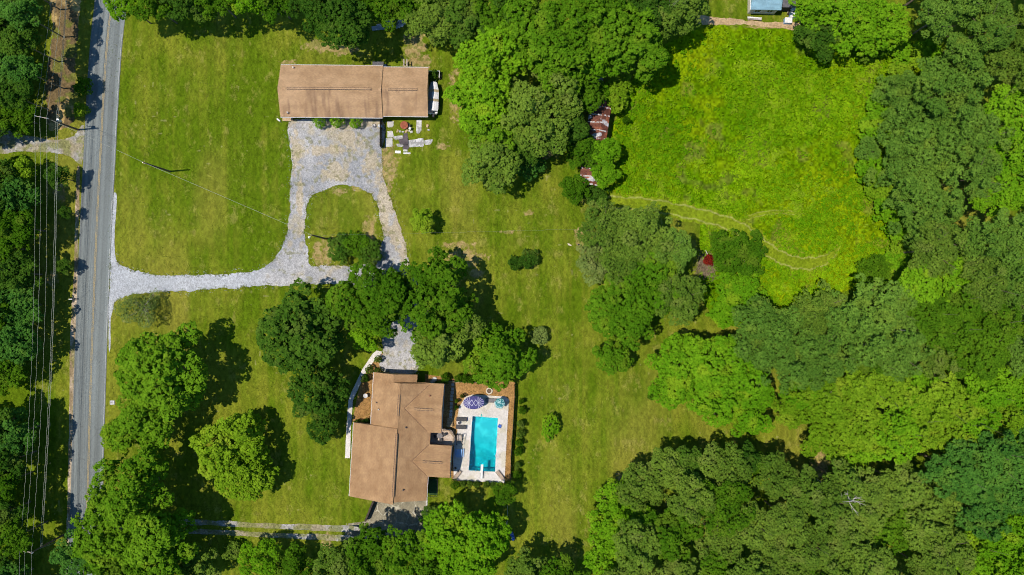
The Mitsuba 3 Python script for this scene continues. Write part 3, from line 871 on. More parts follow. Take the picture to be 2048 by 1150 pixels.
tree(B, 'oak_c', 'bright', 962, 1075, 52, 11.0, 'bright green tree with a blue barrel in its shade')
tree(B, 'oak_a', 'bright', 930, 1132, 52, 10.5, 'bright green tree at the bottom edge south of the pool')
tree(B, 'oak_d', 'green', 740, 1112, 55, 10.0, 'dark leaved tree south of the parking apron, westernmost of three', foot=0)
tree(B, 'oak_f', 'mid', 815, 1105, 54, 10.0, 'green tree shading the south end of the parking apron', foot=0)
tree(B, 'oak_a', 'olive', 672, 1130, 46, 9.0, 'olive tree beside the end of the two-rut track')
tree(B, 'oak_c', 'green', 860, 1150, 44, 9.0, 'green tree at the bottom edge behind the apron trees')
tree(B, 'oak_d', 'olive', 1052, 1140, 40, 8.5, 'pale olive tree at the bottom edge south of the pool lawn')
tree(B, 'oak_b', 'green', 1120, 1162, 46, 9.0, 'green tree at the bottom edge in the middle of the south lawn')
tree(B, 'oak_c', 'green', 630, 1165, 30, 7.0, 'green tree at the bottom edge below the two-rut track')
# --- top edge
for i, (px, py, r, c) in enumerate([(246, 6, 34, 'bright'), (305, 8, 40, 'green'), (370, 2, 44, 'dark'), (432, -4, 40, 'green'), (492, -8, 38, 'bright'), (548, -2, 38, 'green')]):
    tree(B, OAK[i % 4], c, px, py, r, 11, ['light green tree at the top edge overhanging the road', 'green tree at the top edge, first east of the road tree', 'dark green tree at the top edge in the middle of the roadside row',
                                           'green tree at the top edge above the big lawn', 'light green tree at the top edge near the end of the roadside row', 'green tree at the top edge, eastern end of the roadside row'][i])
for i, (sh, c, px, py, r, H, lab) in enumerate([
    ('oak_b', 'dark', 640, 12, 50, 12, 'dark tree at the top edge northwest of the shop'), ('oak_c', 'dark', 690, 42, 54, 13, 'dark green tree casting its shade on the lawn north of the shop'),
    ('oak_a', 'green', 762, 4, 44, 10, 'light tree above the pile of white boards'), ('fine_b', 'olive', 862, 38, 52, 11, 'olive brown tree beside the worn dirt path north of the shop'),
    ('oak_d', 'dark', 935, 42, 50, 12, 'dark green tree at the corner of the woods north of the shop'), ('oak_b', 'green', 812, -12, 44, 11, 'green tree at the top edge north of the white boards'),
    ('oak_a', 'green', 990, 20, 48, 13, 'green tree at the top edge in the middle woods'), ('oak_c', 'bright', 1012, 88, 62, 13, 'bright tree in the middle woods west of the barn'),
    ('oak_d', 'bright', 962, 128, 52, 12, 'bright green tree on the west edge of the middle woods'), ('oak_b', 'bright', 966, 200, 58, 12, 'bright green tree facing the boat beside the shop'),
    ('oak_e', 'mid', 1085, 58, 66, 15, 'tall green tree in the middle of the northern woods'), ('oak_f', 'mid', 1160, 40, 64, 15, 'tall green tree at the top of the northern woods'),
    ('oak_b', 'mid', 1128, 125, 60, 14, 'green tree north of the big olive tree'), ('oak_d', 'bright', 1195, 112, 50, 12, 'bright green tree above the north end of the rusty barn'),
    ('oak_a', 'mid', 1245, 70, 66, 15, 'tall green tree on the northeast corner of the middle woods'), ('oak_e', 'mid', 1292, 95, 50, 12, 'green tree shading the northwest corner of the meadow'),
    ('oak_d', 'olive', 1340, 30, 46, 12, 'olive tree with bare limbs at the top edge'), ('oak_b', 'olive', 1375, 8, 40, 10, 'olive tree at the top edge beside the neighbour yard'), ('oak_c', 'dark', 1290, 10, 50, 13, 'dark tree at the top edge in the northern woods'),
    ('fine_a', 'olive', 1082, 218, 78, 14, 'big olive tree with dense fine foliage west of the barn'), ('oak_d', 'mid', 985, 260, 58, 11, 'green tree south of the bright tree facing the boat'),
    ('oak_b', 'olive', 985, 322, 54, 11, 'olive green tree at the southwest tip of the middle woods'), ('oak_a', 'dark', 1040, 272, 46, 9, 'dark tree in the shade south of the big olive tree'),
    ('oak_e', 'dark', 1146, 245, 36, 8, 'dark tree in the shade between the big olive tree and the barn roof'),
    ('oak_c', 'green', 1215, 20, 50, 14, 'green tree at the top edge north of the barn'), ('oak_a', 'dark', 1035, 15, 50, 14, 'dark tree at the top edge of the middle woods'), ('oak_d', 'green', 1158, 185, 46, 9, 'green tree between the big olive tree and the barn'),
]):
    tree(B, sh, c, px, py, r, H, lab)
tree('shrub', 'ball', 'teal', 1062, 331, 26, 4.2, 'round bluish green bush at the south edge of the middle woods')
for sh, c, px, py, r, H, lab in [('bush_a', 'yellow', 1240, 168, 22, 4, 'yellow green bush northeast of the rusty barn roof'), ('bush_b', 'yellow', 1229, 205, 26, 4.2, 'yellow green bush hugging the east side of the barn roof'), ('bush_b', 'bright', 1204, 182, 15, 4.8, 'small bright bush on the north end of the barn roof'),
                                 ('oak_b', 'green', 1168, 300, 34, 6.5, 'green tree on the west side of the gap in the barn roof'), ('oak_c', 'bright', 1212, 306, 29, 7, 'bright tree on the east side of the gap in the barn roof'), ('oak_a', 'bright', 1208, 348, 26, 6, 'bright tree at the southern end of the barn'),
                                 ('oak_d', 'green', 1150, 378, 28, 5, 'green tree at the southwest corner of the barn'), ('bush_a', 'dark', 1190, 388, 22, 3.5, 'dark bush closing the south end of the barn'), ('bush_b', 'green', 1252, 242, 7, 1.4, 'tiny bush alone in the meadow east of the barn')]:
    tree('shrub' if sh[:4] == 'bush' else B, sh, c, px, py, r, H, lab)
# --- central clump
for kd, sh, c, px, py, r, H, lab in [
    (B, 'fine_b', 'olive', 1212, 452, 50, 13, 'brownish olive tree at the northwest corner of the central clump'), (B, 'fine_a', 'olive', 1288, 466, 60, 14, 'dense dark olive tree at the north side of the central clump'),
    (B, 'oak_d', 'silver', 1194, 525, 42, 9, 'silvery grey green tree on the west side of the central clump'), (B, 'fine_a', 'pine', 1346, 506, 40, 13, 'small grey green conical tree on the east side of the central clump'),
    (B, 'oak_a', 'mid', 1302, 566, 62, 13, 'fresh green tree in the middle of the central clump'), (B, 'oak_c', 'mid', 1240, 604, 62, 12, 'broad mid green tree in the south half of the central clump'),
    (B, 'oak_b', 'mid', 1262, 645, 46, 11, 'mid green tree south of the broad one in the central clump'), (B, 'oak_d', 'mid', 1226, 712, 36, 7, 'green tree at the south tip of the central clump'),
    (B, 'fine_b', 'olive', 1356, 598, 50, 13, 'olive grey tree at the southeast corner of the central clump'), (B, 'fine_b', 'olive', 1245, 525, 50, 12, 'olive tree between the silvery tree and the fresh green tree of the central clump'),
    (B, 'oak_f', 'green', 1478, 512, 52, 5.5, 'dark green thicket tree in the meadow beside the brush pile'), (B, 'oak_b', 'bright', 1482, 585, 46, 5.0, 'bright green thicket tree south of the brush pile'),
    (B, 'bush_b', 'bright', 1450, 625, 32, 3.0, 'bright low thicket bush at the south end of the meadow'), ('shrub', 'bush_a', 'green', 1440, 480, 18, 2.0, 'green bush just above the red heap'),
    ('sapling', 'bush_b', 'green', 1302, 790, 9, 1.2, 'tiny sapling on the lawn west of the big eastern wood')]:
    tree(kd, sh, c, px, py, r, H, lab)

# --- the woods: placed by region, the wood's edge trees by hand
EDGE = [('oak_c', 'bright', 1360, 722, 56, 11), ('oak_b', 'bright', 1345, 775, 40, 9), ('oak_a', 'bright', 1430, 720, 54, 12), ('oak_d', 'bright', 1425, 790, 56, 11), ('oak_c', 'bright', 1490, 760, 56, 12), ('oak_b', 'bright', 1490, 825, 46, 9),
        ('pine_a', 'pine', 1545, 690, 92, 15), ('pine_b', 'pine', 1720, 655, 92, 16), ('pine_a', 'olive', 1640, 620, 52, 13), ('pine_b', 'pine', 1640, 715, 56, 14), ('fine_b', 'green', 1742, 548, 36, 4), ('pine_a', 'pine', 1795, 700, 56, 15),
        ('oak_a', 'dark', 1640, 62, 46, 7), ('oak_b', 'bright', 1690, 44, 52, 9), ('oak_c', 'bright', 1760, 52, 52, 9), ('oak_d', 'bright', 1630, 15, 44, 9), ('oak_d', 'green', 1735, 86, 34, 5),
        ('oak_a', 'bright', 2015, 215, 46, 14), ('oak_b', 'bright', 2025, 305, 44, 14), ('oak_c', 'bright', 2005, 385, 46, 13), ('oak_d', 'bright', 1965, 395, 26, 12),
        ('pine_a', 'pine', 1860, 270, 88, 11), ('pine_b', 'pine', 1900, 185, 82, 13), ('pine_a', 'pine', 1812, 345, 74, 9), ('pine_b', 'pine', 1848, 420, 78, 11), ('pine_a', 'pine', 1800, 200, 50, 7.5),
        ('fine_b', 'bright', 1610, 770, 50, 10), ('oak_d', 'yellow', 1585, 815, 40, 8), ('oak_b', 'yellow', 1650, 800, 54, 12), ('oak_a', 'yellow', 1660, 870, 48, 10), ('oak_c', 'yellow', 1715, 850, 54, 12), ('oak_b', 'bright', 1720, 900, 36, 9),
        ('oak_d', 'yellow', 1720, 770, 50, 13), ('oak_d', 'bright', 1235, 995, 40, 7), ('oak_b', 'bright', 1222, 1055, 42, 7), ('fine_b', 'bright', 1262, 1035, 42, 8), ('oak_a', 'bright', 1215, 1115, 42, 8), ('fine_b', 'olive', 1280, 975, 46, 9), ('oak_d', 'dark', 1375, 930, 38, 9), ('fine_a', 'olive', 1330, 950, 46, 10), ('fine_b', 'olive', 1440, 935, 52, 11), ('oak_d', 'dark', 1490, 915, 30, 9), ('fine_a', 'olive', 1545, 950, 46, 11), ('oak_b', 'green', 1525, 930, 24, 8)]
WOODS = []
ORD = ['first', 'second', 'third', 'fourth', 'fifth', 'sixth', 'seventh', 'eighth', 'ninth', 'tenth', 'eleventh', 'twelfth', 'thirteenth', 'fourteenth', 'fifteenth', 'sixteenth', 'seventeenth', 'eighteenth']


def wood_place(px, py):
    if px < 300:
        return 'northern roadside wood' if py < 270 else 'middle roadside wood' if py < 820 else 'southern roadside wood'
    if py > 900 and px < 1960:
        return 'large bottom wood'
    if px < 1580 and py < 880:
        return 'wood between lawn and meadow'
    if py < 120 and px < 1840:
        return 'northeast corner wood'
    return 'wood east of the meadow' if py < 560 else 'wood south of the meadow' if py < 730 else 'leafy wood above the clearing' if py < 900 else 'southeast corner wood'


def wood_tree(sh, c, px, py, r, H):
    pine = sh.startswith('pine')
    look_ = {'bright': 'bright green', 'yellow': 'yellow green', 'green': 'mid green', 'dark': 'dark green', 'teal': 'bluish green', 'olive': 'olive green', 'pine': 'grey green'}[c] + (' pine' if pine else ' tree')
    key = tree(P if pine else B, sh, c, px, py, r, H, '')
    WOODS.append((key, look_, wood_place(px, py), px, py))


def name_woods():
    by = {}
    for w in WOODS:
        by.setdefault((w[1], w[2]), []).append(w)
    for (look_, place), ws in by.items():
        n = len(ws)
        rows = 1 if n <= 5 else 2 if n <= 12 else 3
        ws.sort(key=lambda w: w[4])
        for k in range(rows):
            row = sorted(ws[k * n // rows:(k + 1) * n // rows], key=lambda w: w[3])
            rn_ = {1: [''], 2: [', upper row', ', lower row'], 3: [', upper row', ', middle row', ', lower row']}[rows][k]
            for i, w in enumerate(row):
                tail = '' if n == 1 else f'{rn_}, {ORD[i]} from the west' if len(row) > 1 else rn_
                labels[w[0]]['label'] = f'{look_} in the {place}{tail}'
                labels[w[0]]['group'] = f'trees of the {place}'


for e in EDGE:
    wood_tree(*e)


for i, (px, py, r, cc) in enumerate([(1808, 112, 26, 'bright'), (1795, 148, 26, 'yellow'), (1772, 180, 24, 'pine'), (1752, 215, 26, 'bright'), (1742, 255, 24, 'bright'), (1734, 298, 24, 'pine'), (1738, 338, 26, 'bright'), (1756, 378, 26, 'yellow'), (1776, 418, 28, 'bright'), (1792, 458, 26, 'bright'), (1802, 496, 26, 'yellow'), (1790, 532, 30, 'bright'), (1850, 108, 26, 'bright')]):
    tree('shrub', ['bush_a', 'bush_b'][i % 2], cc, px, py, r, 2.6 + 0.3 * (i % 3), f"{'dull' if cc == 'pine' else 'lime' if cc == 'yellow' else 'bright'} undergrowth bush on the meadow's east edge, {['first', 'second', 'third', 'fourth', 'fifth', 'sixth', 'seventh', 'eighth', 'ninth', 'tenth', 'eleventh', 'twelfth', 'corner'][i]} from the north" if i < 12 else 'bright undergrowth bush at the northeast corner of the meadow')


def fill(poly, colours, shapes, r0, r1, H0, H1, n=700, seed=1, gap=0.68):
    rng = np.random.default_rng(seed)
    g = Polygon(poly)
    x0, y0, x1, y1 = g.bounds
    for _ in range(n):
        px, py, r = rng.uniform(x0, x1), rng.uniform(y0, y1), rng.uniform(r0, r1)
        if not shapely.contains_xy(g, px, py):
            continue
        if any((px - a) ** 2 + (py - b) ** 2 < ((r + q) * gap) ** 2 * 0.72 for a, b, q in CROWNS):
            continue
        wood_tree(shapes[rng.integers(len(shapes))], colours[rng.integers(len(colours))], px, py, r, rng.uniform(H0, H1))


PN, FN = ['pine_a', 'pine_b'], ['fine_a', 'fine_b', 'oak_d', 'oak_b']
fill([(1840, -70), (2120, -70), (2120, 170), (1990, 190), (1960, 150), (1850, 110)], ['pine', 'pine', 'olive'], PN, 44, 62, 13, 17, seed=1)
fill([(1950, 250), (2120, 250), (2120, 640), (2000, 620), (1950, 540), (1860, 500), (1840, 460), (1960, 440)], ['pine', 'pine', 'pine', 'olive'], PN, 46, 66, 13, 17, seed=2)
fill([(1800, 480), (1860, 500), (1950, 560), (2120, 640), (2010, 690), (1950, 730), (1890, 720), (1850, 640)], ['green', 'bright', 'green'], OAK, 38, 54, 12, 15, seed=3)
fill([(1860, 700), (2120, 650), (2120, 740), (1980, 750), (1900, 760)], ['pine', 'olive'], PN + ['fine_a'], 40, 54, 13, 16, seed=4)
fill([(1760, 740), (1900, 740), (2120, 740), (2120, 830), (1960, 850), (1860, 890), (1770, 890)], ['bright', 'bright', 'yellow'], OAK, 40, 54, 12, 15, seed=5)
fill([(1850, 890), (1960, 850), (2120, 840), (2120, 1050), (1990, 1050), (1890, 985)], ['teal'], OAK, 44, 58, 13, 17, seed=6)
fill([(1960, 1050), (2120, 1050), (2120, 1220), (1950, 1220)], ['bright', 'yellow', 'bright'], OAK, 40, 56, 12, 15, seed=7)
fill([(1290, 970), (1380, 950), (1480, 930), (1560, 950), (1700, 965), (1760, 940), (1850, 920), (1900, 990), (1970, 1050), (1950, 1220), (1200, 1220), (1250, 1080)], ['olive', 'olive', 'olive', 'green', 'pine'], FN, 40, 58, 11, 15, n=700, seed=8)
fill([(1560, 700), (1640, 680), (1780, 720), (1700, 740), (1570, 740)], ['green', 'pine'], FN, 34, 46, 11, 13, seed=9)
fill([(1500, 650), (1800, 560), (1850, 620), (1800, 740), (1560, 760), (1480, 700)], ['pine'], PN, 40, 52, 12, 15, seed=10)
# the roadside woods in the west
for i, (px, py, r, cc) in enumerate([(40, -30, 35, 'dark'), (44, 28, 34, 'teal'), (38, 84, 36, 'dark'), (44, 140, 33, 'teal'), (36, 196, 34, 'dark')]):
    wood_tree(OAK[i], cc, px, py, r, 12.3 + 0.4 * (i % 2))
fill([(-90, -60), (40, -60), (40, 235), (0, 255), (-90, 250)], ['dark', 'teal', 'green'], OAK, 34, 44, 6.5, 7.5, n=900, seed=11, gap=0.6)
fill([(-90, 335), (20, 335), (48, 380), (42, 560), (36, 740), (-90, 760)], ['dark', 'teal', 'dark', 'green'], OAK, 36, 48, 8, 9.5, n=900, seed=12, gap=0.66)
fill([(-90, 850), (32, 850), (30, 960), (10, 1010), (30, 1060), (20, 1220), (-90, 1220)], ['teal', 'dark', 'green'], OAK, 36, 48, 9, 11, n=900, seed=13, gap=0.66)
name_woods()
tree(B, 'oak_a', 'green', 42, 236, 28, 6.0, 'low green tree beside the crossarm pole at the side drive')
tree(B, 'oak_d', 'yellow', 40, 346, 30, 6.0, 'yellow green tree at the south side of the side drive')
tree(B, 'oak_b', 'dark', 116, 354, 22, 5.5, 'dark low tree near the road at the side drive')
tree(B, 'oak_d', 'dark', 130, 533, 16, 3.4, 'small dark tree between the roadside wood and the road shoulder')
tree(B, 'oak_b', 'dark', 130, 425, 12, 3.6, 'slim dark tree at the road shoulder north of a similar small one')
tree('shrub', 'bush_a', 'green', 170, 175, 16, 2.5, 'green verge bush north of the crossarm pole')
tree('shrub', 'bush_b', 'yellow', 165, 222, 14, 2.2, 'yellow green verge bush right beside the crossarm pole')

# a half dead grey tree by the road and the bare snags in the woods
tree('dead_tree', 'thin_a', 'silver', 284, 615, 40, 5.2, 'half bare grey tree beside the driveway mouth', bark='dead_wood', cat='tree')
tree('dead_tree', 'thin_a', 'pine', 1335, 18, 30, 12.0, 'grey bare limbed tree at the top edge of the northern woods', bark='dead_wood', cat='tree')


def snag(px, py, h, seed, label, reach=2.4):
    rng = np.random.default_rng(seed)
    x, y, _ = W(px, py, h * 0.8)
    key = thing('dead_tree', label, 'tree')
    part(key, 'trunk', tube([[x, y, -0.2], [x + 0.1, y, h * 0.5], [x + 0.2, y + 0.1, h]], [0.20, 0.16, 0.05], 7), 'dead_wood', smooth=True)
    for i in range(9):
        a, z = rng.uniform(0, 6.28), h * rng.uniform(0.6, 0.95)
        L = reach * rng.uniform(0.5, 1)
        d = np.array([math.cos(a), math.sin(a), 0.35])
        p0 = np.array([x + 0.12, y, z])
        p1 = p0 + d * L * 0.5 + rng.normal(size=3) * 0.15
        p2 = p0 + d * L + rng.normal(size=3) * 0.3
        e = rng.normal(size=3) * 0.5
        part(key, 'branch', cat_([tube([p0, p1, p2], [0.09, 0.06, 0.02], 5), tube([p1, p1 + d * L * 0.3 + e * 0.8], [0.045, 0.015], 4), tube([p2 * 0.4 + p1 * 0.6, p2 - e * 0.7], [0.04, 0.012], 4)]), 'dead_wood')
    return key


snag(1690, 995, 15.0, 1, 'bare white dead tree standing in the bottom wood', 2.6)
snag(1652, 792, 12.0, 2, 'bare grey snag poking out of the leafy wood above the clearing', 1.6)
snag(1790, 660, 14.5, 3, 'pale snag at the edge of the large olive pine', 1.6)
snag(1952, 680, 13.5, 4, 'pale snag leaning out of the eastern wood', 1.8)


# ------------------------------------------------------------------ buildings
class Frame:
    """Local plan of a building: u to the east, v to the south, turned by deg clockwise."""

    def __init__(self, px, py, h, deg):
        t = math.radians(deg)
        self.deg, self.o = deg, W(px, py, h)[:2]
        self.eu, self.ev = np.array([math.cos(t), -math.sin(t)]), np.array([-math.sin(t), -math.cos(t)])

    def __call__(self, u, v, z=0.0):
        q = self.o + self.eu * u + self.ev * v
        return np.array([q[0], q[1], z])

    def box(self, u0, u1, v0, v1, z0, z1, bev=0.0):
        c = self((u0 + u1) / 2, (v0 + v1) / 2)
        return box(c[0], c[1], z0, u1 - u0, v1 - v0, z1 - z0, rot=-self.deg, bev=bev)

    def gable(self, profile, b0, b1, axis):
        """Solid of the profile [(across, z)] along the axis 'u' or 'v'."""
        pts = [(self(b, a, z) if axis == 'u' else self(a, b, z)) for b in (b0, b1) for a, z in profile]
        return trimesh.convex.convex_hull(np.array(pts))

    def quad_roof(self, *pts):
        return trimesh.convex.convex_hull(np.array([self(*p) for p in pts]))


def union(ms):
    out = None
    for m in ms:
        mm = m3.Manifold(m3.Mesh(np.asarray(m.vertices, np.float32), np.asarray(m.faces, np.uint32)))
        out = mm if out is None else out + mm
    q = out.to_mesh()
    return trimesh.Trimesh(q.vert_properties[:, :3], q.tri_verts, process=False)


def window(holder, fr, u, v, z, w, h, side, doorlike=False):
    """Window set 3 cm proud of a wall; side: 'n', 's', 'e' or 'w'."""
    t, d = (0.06, 0.07)
    def bx(a0, a1, z0, z1, out0, out1):
        if side in 'ns':
            s = -1 if side == 'n' else 1
            return fr.box(u + a0, u + a1, min(v + s * out0, v + s * out1), max(v + s * out0, v + s * out1), z0, z1)
        s = 1 if side == 'e' else -1
        return fr.box(min(u + s * out0, u + s * out1), max(u + s * out0, u + s * out1), v + a0, v + a1, z0, z1)
    fm = cat_([bx(-w / 2, w / 2, z, z + t, 0.0, 0.06), bx(-w / 2, w / 2, z + h - t, z + h, 0.0, 0.06), bx(-w / 2, -w / 2 + t, z + t, z + h - t, 0.0, 0.06), bx(w / 2 - t, w / 2, z + t, z + h - t, 0.0, 0.06), bx(-0.02, 0.02, z + t, z + h - t, 0.0, 0.05)])
    k = part(holder, 'window', fm, 'trim_white')
    part(k, 'pane', bx(-w / 2 + t, w / 2 - t, z + t, z + h - t, 0.005, 0.03), 'glass_pane')
    if not doorlike:
        part(k, 'sill', bx(-w / 2 - 0.06, w / 2 + 0.06, z - 0.07, z - 0.003, 0.0, 0.10), 'trim_white')


def door(holder, fr, u, v, w, h, side, z=0.0, m='trim_white', panels=4):
    s = {'n': -1, 's': 1, 'e': 1, 'w': -1}[side]
    def bx(a0, a1, z0, z1, o0, o1):
        lo, hi = sorted((s * o0, s * o1))
        return fr.box(u + a0, u + a1, v + lo, v + hi, z0, z1) if side in 'ns' else fr.box(u + lo, u + hi, v + a0, v + a1, z0, z1)
    k = part(holder, 'door', bx(-w / 2, w / 2, z, z + h, 0.0, 0.05), m)
    for i in range(panels):
        part(k, 'panel', bx(-w / 2 + 0.08, w / 2 - 0.08, z + h * i / panels + 0.07, z + h * (i + 1) / panels - 0.07, 0.05, 0.07), m)
    part(k, 'handle', bx(w / 2 - 0.2, w / 2 - 0.12, z + h * 0.45, z + h * 0.45 + 0.1, 0.072, 0.12), 'dark_metal')


def ridge_vent(holder, fr, u0, u1, v0, v1, z):
    along_u = abs(u1 - u0) > abs(v1 - v0)
    if along_u:
        k = part(holder, 'ridge_vent', fr.box(u0, u1, v0 - 0.20, v0 + 0.20, z - 0.10, z + 0.05), 'ridge_vent_black')
        part(k, 'cap', fr.box(u0, u1, v0 - 0.11, v0 + 0.11, z + 0.05, z + 0.10), 'house_shingles' if 'house' in holder else 'shop_shingles')
    else:
        k = part(holder, 'ridge_vent', fr.box(u0 - 0.20, u0 + 0.20, v0, v1, z - 0.10, z + 0.05), 'ridge_vent_black')
        part(k, 'cap', fr.box(u0 - 0.11, u0 + 0.11, v0, v1, z + 0.05, z + 0.10), 'house_shingles' if 'house' in holder else 'shop_shingles')


HF = Frame(800, 767, 5.8, 3.4)
hk = thing('house', 'sprawling house with brown shingle roof of several gables beside the pool', 'house')
E = 0.22
main = HF.gable([(-5.0, 3.80 - E), (-5.0, 3.80), (0, 5.80), (5.5, 3.70), (5.5, 3.70 - E)], 0.0, 20.45, 'v')
garage = HF.gable([(-8.2, 2.86 - E), (-8.2, 2.86), (-0.02, 6.02), (0.05, 6.02), (0.05, 3.2), (-0.02, 3.2)], 7.75, 20.75, 'v')
nwing = HF.gable([(-5.0, 3.78 - E), (-5.0, 3.78), (-1.25, 5.24), (2.62, 3.75), (2.62, 3.75 - E)], -1.40, 0.6, 'v')
newing = HF.gable([(-0.1, 3.86 - E), (-0.1, 3.86), (4.25, 5.46), (8.52, 3.86), (8.52, 3.86 - E)], 0.4, 7.4, 'u')
sewing = HF.gable([(10.62, 3.74 - E), (10.62, 3.74), (13.40, 4.80), (16.25, 3.74), (16.25, 3.74 - E)], 1.0, 9.35, 'u')
rk = part(hk, 'roof', union([main, garage, nwing, newing, sewing]), 'house_shingles')
ridge_vent(rk, HF, 0.0, 0.0, 1.9, 5.6, 5.80)
ridge_vent(rk, HF, 0.0, 0.0, 8.6, 19.5, 6.02)
ridge_vent(rk, HF, 2.6, 5.9, 4.25, 4.25, 5.46)
ridge_vent(rk, HF, 4.5, 8.0, 13.40, 13.40, 4.80)
# lighter ridge and rake caps
for a in [((-0.16, 0.16, 0.02, 1.85), 5.80), ((-0.16, 0.16, 5.65, 7.7), 5.80)]:
    part(rk, 'ridge_cap', HF.box(*a[0], a[1] - 0.06, a[1] + 0.025), 'house_shingles')


for sgn in (-1, 1):  # thin dark strips stand in for the shadow lines along the valleys
    part(rk, 'valley', tube([HF(0.89 + 0.979 * q, 4.25 + sgn * q, 5.46 - 0.374 * q + 0.005) for q in np.linspace(0.05, 4.0, 6)], 0.055, 5), 'valley_shade')
    part(rk, 'valley', tube([HF(2.62 + 0.99 * q, 13.4 + sgn * q, 4.80 - 0.378 * q + 0.005) for q in np.linspace(0.05, 2.7, 5)], 0.055, 5), 'valley_shade')


def roof_z(u, v):
    z = 5.80 - 0.40 * abs(u) if u < 0 else 5.80 - 0.382 * u
    if 0 < v < 8.5 and u > 0.4:
        z = max(z, 5.46 - 0.374 * abs(v - 4.25))
    if 10.6 < v < 16.2 and u > 1:
        z = max(z, 4.80 - 0.378 * abs(v - 13.4))
    if v > 7.75 and u < 0:
        z = 6.02 - 0.386 * abs(u)
    return z


def vent_pipe(holder, fr, u, v, z, m, r=0.07, h=0.45, name='vent_pipe'):
    c = fr(u, v)
    k = part(holder, name, cyl(c[0], c[1], z - 0.12, r, h + 0.12, 10), m, smooth=35)
    part(k, 'flashing', cyl(c[0], c[1], z - 0.10, r * 2.4, 0.16, 10, r * 1.3), 'dark_metal', smooth=35)


def at_h(fr, px, py, h):
    d = W(px, py, h)[:2] - fr.o
    return float(d @ fr.eu), float(d @ fr.ev)


for px, py, m, r in [(812.5, 854, 'dark_metal', 0.10), (807, 979, 'dark_metal', 0.10), (859.5, 792, 'rust_red', 0.09), (756, 820, 'white_plastic', 0.08), (751, 806.5, 'dark_metal', 0.08)]:
    u, v = at_h(HF, px, py, 5.0)
    vent_pipe(rk, HF, u, v, roof_z(u, v), m, r)
# walls under the eaves
wk_ = part(hk, 'wall', union([HF.box(-4.5, 5.0, 0.45, 20.0, -1.55, 3.60), HF.box(-7.7, 0.0, 8.2, 20.3, -1.55, 2.66), HF.box(-4.5, 2.15, -0.95, 0.6, -0.2, 3.55), HF.box(0.5, 6.95, 0.40, 8.05, -0.2, 3.66), HF.box(1.0, 8.90, 11.10, 15.80, -0.2, 3.54)]), 'brick_wall')
for u, v, s in [(-2.8, -0.95, 'n'), (0.8, -0.95, 'n'), (4.4, 0.40, 'n'), (6.95, 2.4, 'e'), (6.95, 6.0, 'e'), (8.90, 12.3, 'e'), (8.90, 14.6, 'e'), (5.0, 18.4, 'e'), (-4.5, 2.2, 'w'), (-4.5, 5.4, 'w'), (-7.7, 10.5, 'w'), (-7.7, 14.0, 'w'), (-7.7, 17.5, 'w')]:
    window(hk, HF, u, v, 0.95, 1.25, 1.25, s)
door(hk, HF, 5.0, 9.6, 1.8, 2.1, 'e', z=1.0, m='glass_pane', panels=1)
door(hk, HF, -5.2, 20.3, 2.6, 2.2, 's', z=-1.5)
door(hk, HF, 2.4, 20.0, 2.6, 2.2, 's', z=-1.5)
for a in [(-8.30, -8.205, 7.75, 20.75, 2.66, 2.78), (5.505, 5.60, 16.3, 20.4, 3.50, 3.62), (7.405, 7.50, 0.0, 8.4, 3.66, 3.72), (9.355, 9.44, 10.7, 16.2, 3.54, 3.60), (-5.10, -5.005, -1.35, 7.7, 3.58, 3.70)]:
    part(hk, 'gutter', HF.box(*a), 'gutter_grey')

# --- the shop by the gravel yard
SF = Frame(762, 181, 4.5, 0.5)
ul, _ = at_h(SF, 561, 182, 2.9)
ur, _ = at_h(SF, 856.5, 184, 2.8)
_, vn = at_h(SF, 660, 130.5, 2.9)
_, vs = at_h(SF, 660, 234.5, 2.9)
_, vn2 = at_h(SF, 810, 134.5, 2.8)
_, vs2 = at_h(SF, 810, 232.5, 2.8)
sk = thing('workshop', 'long low workshop with tan shingle roof in two lengths beside the gravel yard', 'building')
vm, vm2 = (vn + vs) / 2, (vn2 + vs2) / 2
left = SF.gable([(vn, 2.9 - E), (vn, 2.9), (vm, 4.5), (vs, 2.9), (vs, 2.9 - E)], ul, 0.0, 'u')
right = SF.gable([(vn2, 2.8 - E), (vn2, 2.8), (vm2, 4.26), (vs2, 2.8), (vs2, 2.8 - E)], -0.2, ur, 'u')
srk = part(sk, 'roof', union([left, right]), 'shop_shingles')
u0, _ = at_h(SF, 573, 179, 4.5)
u1, _ = at_h(SF, 743, 179, 4.5)
ridge_vent(srk, SF, u0, u1, vm, vm, 4.5)
u0, _ = at_h(SF, 776, 181, 4.3)
u1, _ = at_h(SF, 835, 181, 4.3)
ridge_vent(srk, SF, u0, u1, vm2, vm2, 4.26)
for px, py in [(587.5, 136), (576.5, 226)]:
    u, v = at_h(SF, px, py, 3.1)
    vent_pipe(srk, SF, u, v, 4.5 - (4.5 - 2.9) / (vm - vn) * abs(v - vm), 'white_plastic', 0.10, 0.55)
part(sk, 'wall', union([SF.box(ul + 0.35, -0.3, vn + 0.5, vs - 0.75, -0.1, 2.70), SF.box(-0.6, ur - 0.35, vn2 + 0.45, vs2 - 0.7, -0.1, 2.60)]), 'siding_cream')
for a in [(ul, -0.02, vs + 0.005, vs + 0.11, 2.74, 2.86), (0.02, ur, vs2 + 0.005, vs2 + 0.11, 2.64, 2.76), (ul, -0.02, vn - 0.10, vn - 0.005, 2.74, 2.86), (0.02, ur, vn2 - 0.10, vn2 - 0.005, 2.64, 2.76)]:
    part(sk, 'gutter', SF.box(*a), 'gutter_grey')
door(sk, SF, ul + 9.2, vs - 0.75, 2.6, 2.3, 's')
door(sk, SF, ul + 6.1, vs - 0.75, 2.6, 2.3, 's')
door(sk, SF, 3.2, vs2 - 0.7, 2.6, 2.3, 's')
